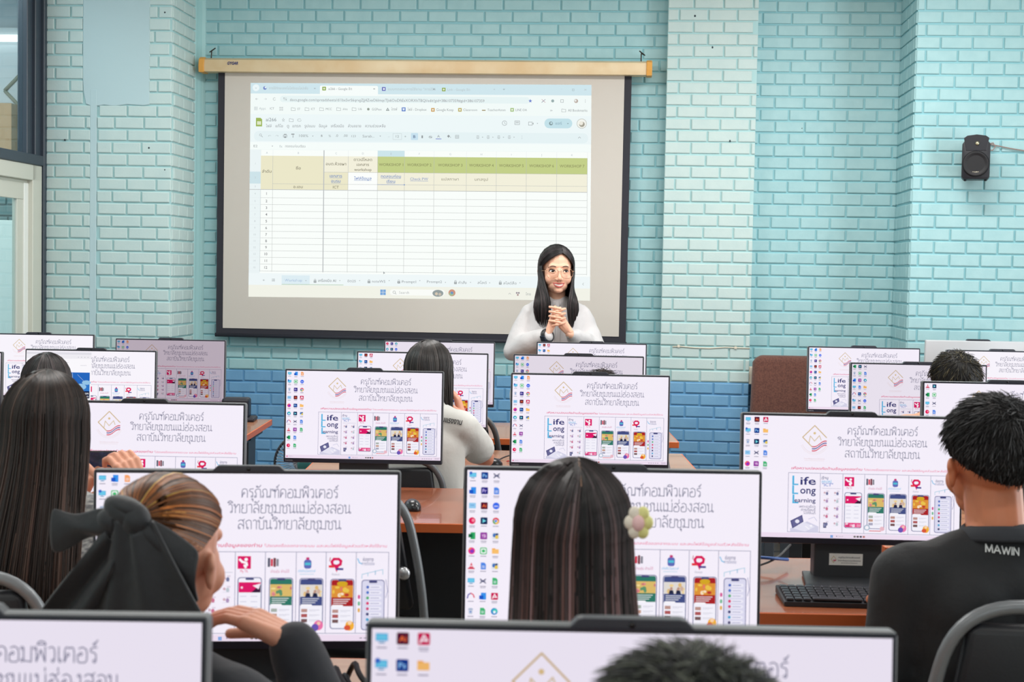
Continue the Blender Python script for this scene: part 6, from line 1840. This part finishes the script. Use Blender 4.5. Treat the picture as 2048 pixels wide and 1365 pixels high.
# --- the man in the black polo
M_POLO = mat('black polo cotton', (26, 27, 31), 0.75, sheen=0.08, bump=(15, 0.4, 0.014))
M_POLO_C = mat('grey ribbed collar', (52, 54, 60), 0.8)
o, hc, M0, Q, A = seated('person', 'man in black polo shirt with short dark hair, seen from behind at the right', (1992, 788), 2.80, 0.08, (214, 130, 92), M_POLO, 1.03, .06, sleeve='long', arms={-1: [(-.205, .05, .75), (-.09, .325, .818)]}, collar=M_POLO_C, female=False, hs=1.08, hairpad=.016)
acc = short_hair(hc, 1.08, 5, [(40, 38, 38), (52, 50, 50), (30, 28, 30), (92, 92, 94)], 3600, .010, .030, -.60, -.16, .5, .42, .0010)
addhair(acc, o, M_HAIR_S)
sh = [c for c in o.children if c.name.startswith('shirt')][0]
def on_cloth(me, name, body, c, width, h, m, parent, rot=0.0, lift=.0028, bold=.015):
    """lettering printed on the back of a garment: each point is laid onto the cloth behind it"""
    bv = BVHTree.FromPolygons([v.co[:] for v in me.vertices], [tuple(p.vertices) for p in me.polygons])
    mk = Marks()
    if body == 'MAWIN':
        L = {'M': (1.0, [[(0, 0), (.06, 1), (.5, .1), (.94, 1), (1, 0)]]), 'A': (.95, [[(0, 0), (.47, 1), (.95, 0)], [(.17, .33), (.78, .33)]]), 'W': (1.25, [[(0, 1), (.32, 0), (.62, .9), (.93, 0), (1.25, 1)]]), 'I': (.12, [[(.06, 0), (.06, 1)]]), 'N': (.8, [[(0, 0), (0, 1), (.8, 0), (.8, 1)]])}
        tot = sum(L[ch_][0] for ch_ in body) + .22 * 4
        k = width / tot; x = -width / 2
        for ch_ in body:
            for l in L[ch_][1]: mk.line([(x + p[0] * k, -p[1] * h) for p in l], .17 * h, (230, 232, 232), 0)
            x += (L[ch_][0] + .22) * k
    else:
        mk.text(body, 0, 0, h, (230, 232, 232), 0, 'c', width, bold)
    def to3(x, y, l):
        X = c[0] + x * math.cos(rot) + y * math.sin(rot); Z = c[2] - y * math.cos(rot) + x * math.sin(rot)
        hit = bv.ray_cast(Vector((X, c[1] - .5, Z)), Vector((0, 1, 0)))
        Yh = hit[0].y if hit[0] else c[1]
        return (X, Yh - lift, Z)
    me2 = mk.mesh(name, to3)
    return link(name, me2, m, parent)
q = M0.inverted() @ at(1990, 1101, 2.73)
on_cloth(sh.data, 'lettering', 'MAWIN', (q.x, 0, q.z), .060, .0135, mat('white shirt print', (226, 228, 228), 0.7), o, -.08)

# --- the woman in the white polo, hand at her face
M_WPOLO = mat('off white polo cotton', (212, 211, 206), 0.85, sheen=0.1, bump=(13, 0.4, 0.014))
arms = {1: [(.17, .25, .80), (.105, .17, .955), (-.30, -.02, 1), (1, .2, .2), -1, .75], -1: [(-.2, .22, .74), (-.1, .42, .80)]}
o, hc, M0, Q, A = seated('person', 'woman in white polo shirt with a shoulder-length bob, hand raised to her face', (858, 680), 5.24, math.radians(-14), (226, 160, 134), M_WPOLO, .92, .06, sleeve='short', arms=arms, collar=M_WPOLO, shy=.03)
acc = long_hair(hc, 1.02, 8, math.radians(125), fall(1, 1.06, hc.y - .015, hc.z - .150, hc), 1100, [(36, 32, 32), (44, 40, 40), (30, 28, 28), (70, 66, 64)], [(52, 46, 44), (84, 76, 70), (42, 38, 36), (110, 102, 96)], part=-.02)
addhair(acc, o)
sh = [c for c in o.children if c.name.startswith('shirt')][0]
q = M0.inverted() @ at(908, 848, 5.10)
on_cloth(sh.data, 'lettering', 'คนแรงงาน', (q.x - .02, 0, q.z), .085, .020, mat('black shirt print', (40, 40, 44), 0.7), o, -.12)

# --- the woman with the phone
M_KNIT = mat('white and grey woven top', (206, 204, 200), 0.9, sheen=0.2, vary=(60, (120, 120, 124), (1, 1, 3)))
arms = {1: [(.25, .20, .80), (.105, .40, .945), (-.40, .10, .75), (.6, -.6, .3), -1, .95], -1: [(-.2, .26, .80), (-.06, .42, .90), (.3, .2, .8), (-.6, -.6, .2), -1, .75]}
o, hc, M0, Q, A = seated('person', 'woman with very long dark hair at the left, holding up a phone', (92, 744), 3.22, math.radians(-3), (220, 156, 128), M_KNIT, .95, .05, sleeve='long', arms=arms)
acc = long_hair(hc, 1.06, 12, math.radians(125), fall(1, 1.50, -.140, .74, hc, .2), 2200, [(52, 42, 38), (42, 34, 32), (66, 54, 48), (36, 30, 30)], [(60, 42, 36), (84, 58, 48), (46, 34, 32), (104, 80, 70)], part=.06, sr=.0019, wave=.009)
addhair(acc, o)
PHW = (o, M0)

# --- the woman with the web page, in front of the blue picture
o, hc, M0, Q, A = seated('person', 'dark-haired woman in front of the web page screen, mostly hidden by the phone woman', (93, 704), 5.15, 0.05, (214, 156, 128), mat('dark blue blouse', (52, 58, 76), 0.85), .95, .05)
acc = long_hair(hc, 1.0, 15, math.radians(125), fall(1, 1.15, -.12, .82, hc, .2), 900, BLACK_HAIR, BLACK_HAIR, part=.02, y_back=-.5)
addhair(acc, o)

# --- the man whose tuft shows over the centre screen
o, hc, M0, Q, A = seated('person', 'person of whom only a dark tuft of hair shows above the centre screen', (1206, 738), 5.36, 0.1, (206, 146, 112), mat('grey shirt', (120, 122, 128), 0.85), 1.0, .06, female=False)
addhair(short_hair(hc, 1.0, 21, [(46, 36, 36), (70, 50, 46), (36, 30, 30)], 1100, .008, .028, spike=.5), o, M_HAIR_S)

# --- the short-haired man at the right
o, hc, M0, Q, A = seated('person', 'man with short dark hair and tan shirt between the two right-hand screens', (1913, 705), 5.12, -.05, (206, 146, 112), mat('tan shirt', (198, 150, 122), 0.85), 1.06, .06, female=False, shy=.055)
addhair(short_hair(hc, 1.04, 23, [(38, 36, 34), (56, 52, 44), (30, 30, 30), (96, 88, 66)], 1700, .010, .026, spike=.5), o, M_HAIR_S)

# --- the dark head at the bottom edge
o, hc, M0, Q, A = seated('person', 'person at the bottom edge of whom only short greying dark hair shows', (1385, 1299), 1.0, 0.0, (206, 146, 112), mat('navy shirt', (44, 50, 70), 0.85), 1.0, .05, female=False, hs=.95)
addhair(short_hair(hc, .95, 27, [(48, 50, 50), (66, 68, 64), (36, 38, 40), (120, 124, 110)], 5200, .010, .030, spike=.35, sr=.0007), o, M_HAIR_S)

# --- the phone in the woman's hands
pp = at(216, 922, 3.60)
r = root('mobile_phone', 'black phone held up sideways in front of the left screen', 'phone', pp, .15)
bm = bmesh.new(); box(bm, (-.045, 0, 0), (.14, .009, .050), bevel=.004, seg=2); bmo('body', bm, mat('black phone glass', (18, 20, 26), 0.15), r)
bm = bmesh.new(); box(bm, (-.045, -.0048, 0), (.128, .0006, .043), bevel=.0002, seg=1); bmo('screen', bm, mat('dark phone screen', (30, 40, 62), 0.1, vary=(30, (60, 84, 130))), r)
# --- the standing woman who teaches
Y1 = 7.38
p = at(1113, 489, Y1)
ZT = p.z
HS = 1.09
hc = Vector((0, .02, ZT - .103 * HS - .012))
RZ = PI + math.radians(7)
M0 = Matrix.Translation((p.x, Y1, 0)) @ Matrix.Rotation(RZ, 4, 'Z')
D = ZT - 1.63
def V(x, y, z): return Vector((x, y, z + D))
SKIN1 = (240, 186, 158)
sl = .140
body = [(V(-.07, 0, .90), V(.07, 0, .90), .115, .115), (V(-.05, 0, 1.0), V(-.055, 0, 1.24), .082, .085), (V(.05, 0, 1.0), V(.055, 0, 1.24), .082, .085), (V(-sl * .9, 0, 1.275), V(sl * .9, 0, 1.275), .046, .046), (V(0, .0, 1.30), hc + Vector((0, -.010, -.06)), .052, .048), (V(0, 0, 1.27), V(0, 0, 1.345), .08, .055)]
for s in (-1, 1):
    body += [(V(s * .085, 0, .88), V(s * .09, .01, .48), .085, .055), (V(s * .09, .01, .48), V(s * .09, 0, .09), .05, .036), (V(s * .09, -.01, .05), V(s * .10, .14, .035), .036, .028)]
EL = {1: V(.195, .05, 1.11), -1: V(-.190, .05, 1.12)}
WR = {1: V(.072, .235, 1.175), -1: V(-.040, .235, 1.185)}
for s in (-1, 1):
    body += [(V(s * sl, 0, 1.27), EL[s], .043, .036), (EL[s], WR[s], .035, .024)]
acc = Acc()
acc.mesh(fuse(body, [], .010, 3))
ch, eh = head_parts(hc, HS)
hm = fuse(ch + [(hc + Vector((0, -.012, -.05)), V(0, 0, 1.32), .048, .052)], eh, .0028, 4)
acc.mesh(hm)
hx = .026                                             # the clasped hands hang a little to her right
pal = []; fin = []
for s, cx in ((1, hx + .020), (-1, hx - .020)):
    w = WR[s]
    for k in range(4):
        zz = 1.222 + D + .0175 * k
        pal.append((w + Vector((0, .008 * (k - 1.5) * .4, .004 * k)), Vector((cx, .236 + .006 * (1.5 - abs(k - 1.5)), zz)), .0165, .0125))
for k in range(4):
    z = 1.226 + D + .0225 * k
    r0, r1 = .0082, .0066
    finger(fin, [Vector((hx + .022, .252, z)), Vector((hx + .008, .272, z + .006)), Vector((hx - .016, .270, z + .012)), Vector((hx - .036, .252, z + .016))], r0, r1)
    z += .0112
    finger(fin, [Vector((hx - .022, .252, z)), Vector((hx - .008, .274, z + .005)), Vector((hx + .018, .271, z + .010)), Vector((hx + .040, .254, z + .013))], r0, r1)
finger(fin, [Vector((hx + .024, .232, 1.24 + D)), Vector((hx + .018, .228, 1.285 + D)), Vector((hx + .012, .238, 1.318 + D))], .0105, .0075)
finger(fin, [Vector((hx - .024, .232, 1.24 + D)), Vector((hx - .016, .226, 1.28 + D)), Vector((hx - .014, .236, 1.312 + D))], .0105, .0075)
acc.mesh(fuse(pal, [], .003, 2))
for f in range(0, len(fin) - 4, 3):
    acc.mesh(fuse(fin[f:f + 3], [], .0022, 1))
acc.mesh(fuse(fin[-4:-2], [], .0022, 1)); acc.mesh(fuse(fin[-2:], [], .0022, 1))
# face: eyes, lids, brows, smile are laid on the head's own surface
bv = BVHTree.FromPolygons([v.co[:] for v in hm.vertices], [tuple(q.vertices) for q in hm.polygons])
def face(x, z, lift=0.0):
    P = Vector((hc.x + x * HS, hc.y + .4, hc.z + z * HS))
    h = bv.ray_cast(P, Vector((0, -1, 0)))
    return h[0] + Vector((0, lift * HS, 0))
def ftube(pts, r, mi, lift=0.0, n=8):
    bm = bmesh.new(); tube(bm, [face(x, z, lift) for x, z in pts], [q * HS for q in r] if isinstance(r, list) else r * HS, n); acc.bm(bm, mi)
for s in (-1, 1):
    bm = bmesh.new(); c = face(s * .031, -.0115, -.0035); ellipsoid(bm, c, (.0125 * HS, .006 * HS, .0050 * HS), Matrix.Rotation(-s * .28, 3, 'Z'), 20, 12); acc.bm(bm, 1)
    bm = bmesh.new(); c = face(s * .031 - .002, -.0113, .0008); ellipsoid(bm, c, (.0074 * HS, .0030 * HS, .0054 * HS), Matrix.Rotation(-s * .28, 3, 'Z'), 16, 10); acc.bm(bm, 2)
    ftube([(s * .0165, -.0130), (s * .022, -.0070), (s * .031, -.0045), (s * .040, -.0070), (s * .047, -.0130)], [.0012, .0022, .0026, .0024, .0014], 2, .0012)
    ftube([(s * .0165, -.0140), (s * .023, -.0175), (s * .031, -.0190), (s * .040, -.0165), (s * .046, -.0130)], [.0012, .002, .0022, .002, .001], 0, .0012)
    ftube([(s * .017, -.0015), (s * .026, .002), (s * .037, .0005), (s * .047, -.0065)], [.0012, .0018, .0018, .001], 0, .0008)
    ftube([(s * .015, .0085), (s * .020, .0105), (s * .027, .0120), (s * .034, .0122), (s * .041, .0100), (s * .048, .0050)], [.0014, .0020, .0022, .0021, .0018, .0010], 5, .0010)
    bm = bmesh.new(); ellipsoid(bm, face(s * .006, -.0565, -.001), (.0028 * HS, .002, .0016 * HS), None, 10, 6); acc.bm(bm, 2)
sm_ = [(-.0265, -.0660), (-.019, -.0715), (-.009, -.0755), (0, -.0768), (.009, -.0755), (.019, -.0715), (.0265, -.0660)]
up = [(-.0275, -.0650), (-.018, -.0670), (-.006, -.0680), (0, -.0692), (.006, -.0680), (.018, -.0670), (.0275, -.0650)]
lo = [(-.026, -.0670), (-.018, -.0765), (-.008, -.0815), (0, -.0828), (.008, -.0815), (.018, -.0765), (.026, -.0670)]
ftube(sm_[1:-1], [.0018, .0034, .0040, .0034, .0018], 4, .0004)
ftube(up, [.001, .0024, .0034, .003, .0034, .0024, .001], 3, .0010)
ftube(lo, [.001, .0028, .0042, .0046, .0042, .0028, .001], 3, .0010)
o = acc.build('person', [skin(SKIN1), M_EYEW, M_IRIS, M_LIP, M_TEETH, M_BROW])
o.matrix_world = M0
tag(o, 'smiling woman in white blouse and glasses standing before the screen with clasped hands', 'person')
P1 = o
# glasses
bm = bmesh.new()
gy = max(face(.031, -.02).y, face(0, -.008).y) + .008
gz = hc.z - .019 * HS
for s in (-1, 1):
    cx = s * .0335 * HS
    pts = []
    for k in range(32):
        a = 2 * PI * k / 32
        ca, sa = math.cos(a), math.sin(a)
        rx, rz_ = .0275 * HS, (.0185 if sa > 0 else .0245) * HS
        pts.append((cx + rx * math.copysign(abs(ca) ** .75, ca), gy - .05 * (abs(cx + rx * ca) - .03) ** 1 * .5, gz + rz_ * math.copysign(abs(sa) ** .8, sa)))
    tube(bm, pts, .0011, 6, closed=True)
    tube(bm, [(s * .061 * HS, gy - .002, gz + .010), (s * .074 * HS, gy - .02, gz + .010), (s * .080 * HS, hc.y, gz + .008)], .0011, 6)
tube(bm, [(-.007, gy + .001, gz + .006), (0, gy + .003, gz + .009), (.007, gy + .001, gz + .006)], .0011, 6)
gl = bmo('glasses', bm, mat('thin rose gold wire', (196, 150, 120), 0.25, 0.85), P1); gl['label'] = 'thin gold-rimmed glasses'
# blouse
M_BLOUSE = mat('white blouse cotton', (206, 203, 204), 0.85, bump=(11, 0.45, 0.016))
g = .02
cc = [(V(-.085, 0, .86), V(.085, 0, .86), .135, .135), (V(-.06, 0, .95), V(-.06, .005, 1.23), .112, .100), (V(.06, 0, .95), V(.06, .005, 1.23), .112, .100), (V(-sl * .95, 0, 1.272), V(sl * .95, 0, 1.272), .058, .058), (V(-sl * .75, 0, 1.285), V(-.02, 0, 1.325), .055, .058), (V(sl * .75, 0, 1.285), V(.02, 0, 1.325), .055, .058), (V(0, .0, 1.25), V(0, .002, 1.318), .09, .062)]
for s in (-1, 1):
    cc += [(V(s * sl, 0, 1.268), EL[s] + Vector((s * .012, 0, -.02)), .054, .062), (EL[s] + Vector((s * .012, 0, -.02)), EL[s].lerp(WR[s], .80), .062, .046), (EL[s].lerp(WR[s], .80), EL[s].lerp(WR[s], .96), .040, .036)]
bl = cloth(cc, [], .0075, .013, 8.5, smooth=4, seed=4)
bl.polygons.foreach_set('use_smooth', [True] * len(bl.polygons))
blo = link('blouse', bl, M_BLOUSE, P1)
bm = bmesh.new()
rings = []
for i in range(36):
    a = PI * .5 + .16 + (2 * PI - .32) * i / 35
    rings.append([bm.verts.new((V(0, .004, 1.338)) + Vector((math.cos(a) * r * .98, math.sin(a) * r * .95, z - .016 * max(0, math.sin(a))))) for r, z in ((.064, -.012), (.062, .018), (.0585, .020), (.058, -.012))])
for a, b in zip(rings, rings[1:]):
    for i in range(4): bm.faces.new((a[i], b[i], b[(i + 1) % 4], a[(i + 1) % 4])).smooth = True
bm.faces.new(rings[0]); bm.faces.new(rings[-1][::-1])
bmo('collar', bm, M_BLOUSE, P1)
bvb = BVHTree.FromPolygons([v.co[:] for v in bl.vertices], [tuple(q.vertices) for q in bl.polygons])
bm = bmesh.new()
def front(x, z, lift=.001):
    h = bvb.ray_cast(Vector((x, .6, z)), Vector((0, -1, 0)))
    return (h[0] if h[0] else Vector((x, .12, z))) + Vector((0, lift, 0))
rows = []
for i in range(24):
    z = V(0, 0, 1.298 - .44 * i / 23).z
    rows.append([bm.verts.new(front(x, z)) for x in (-.014, -.013, 0, .013, .014)])
for a, b in zip(rows, rows[1:]):
    for i in range(4): bm.faces.new((a[i], a[i + 1], b[i + 1], b[i])).smooth = True
pk = bmo('placket', bm, M_BLOUSE, P1)
md = pk.modifiers.new('t', 'SOLIDIFY'); md.thickness = .003; md.offset = 1
pc = []
for s in (-1, 1):
    pc += [(V(s * .085, 0, .86), V(s * .09, .01, .48), .105, .078), (V(s * .09, .01, .48), V(s * .09, 0, .12), .076, .07)]
tm = cloth(pc, [], .016, .004, 8); tm.polygons.foreach_set('use_smooth', [True] * len(tm.polygons))
link('trousers', tm, mat('dark trousers', (36, 38, 46), 0.8), P1)
bm = bmesh.new()
for s in (-1, 1): box(bm, (s * .095, .06, .024 + D * 0), (.085, .25, .046), bevel=.02, seg=3)
bmo('shoes', bm, mat('dark shoes', (28, 28, 30), 0.45), P1)
# watch on her right wrist
ax = (WR[1] - EL[1]).normalized()
wc = EL[1].lerp(WR[1], 1.0)
uu = ax.orthogonal().normalized(); vv = ax.cross(uu)
wt = root('tmp', '', '')
bpy.data.objects.remove(wt)
bm = bmesh.new()
for q in (-.008, 0, .008):
    tube(bm, [wc + ax * q + (uu * math.cos(2 * PI * k / 24) + vv * math.sin(2 * PI * k / 24)) * .031 for k in range(24)], .0052, 8, closed=True)
wo = bmo('wristwatch', bm, mat('black watch strap', (22, 24, 30), 0.4), P1)
bm = bmesh.new(); dn = (Vector((.35, .75, -.25)) - ax * Vector((.35, .75, -.25)).dot(ax)).normalized(); zq = dn.to_track_quat('Z', 'Y').to_matrix()
box(bm, wc + dn * .036, (.030, .034, .009), zq, .003, 2); bmo('watch_face', bm, mat('dark watch glass', (30, 38, 54), 0.12), wo)
# her hair: parted, two long curtains in front of the shoulders
def curtain(phi, t, eq):
    s = 1 if phi >= 0 else -1
    w = abs(phi) / math.radians(120)
    e = t * t * (3 - 2 * t)
    if w < .42:                                       # the back of the hair hangs behind the shoulders
        return (eq[0], eq[1] * (1 - e) + (-.125) * e, eq[2] + (V(0, 0, 1.24).z - eq[2]) * t)
    fr = (w - .42) / .58
    inner = .046 if s > 0 else .036
    outer = .124 if s > 0 else .104
    e = min(1.0, t * 1.35); e = e * e * (3 - 2 * e)
    xt = s * (outer + (inner - outer) * fr)
    yt = .085 + .070 * fr
    zb = V(0, 0, 1.215).z + .02 * abs(fr - .6)
    if t > .75:
        xt += (s * (inner * .55 + outer * .45) - xt) * (t - .75) * 1.7
    return (eq[0] * (1 - e) + xt * e, eq[1] * (1 - e) + yt * e + .012 * math.sin(PI * t), eq[2] + (zb - eq[2]) * t)
ha = long_hair(hc, HS, 31, math.radians(120), curtain, 1900, [(30, 24, 28), (38, 30, 32), (26, 22, 26), (50, 42, 44)], [(34, 26, 28), (46, 34, 34), (28, 22, 24), (60, 48, 48)], part=-.20, y_front=.80, y_back=-.35, sr=.0015, wave=.002)
addhair(ha, P1)
bpy.context.view_layer.update()
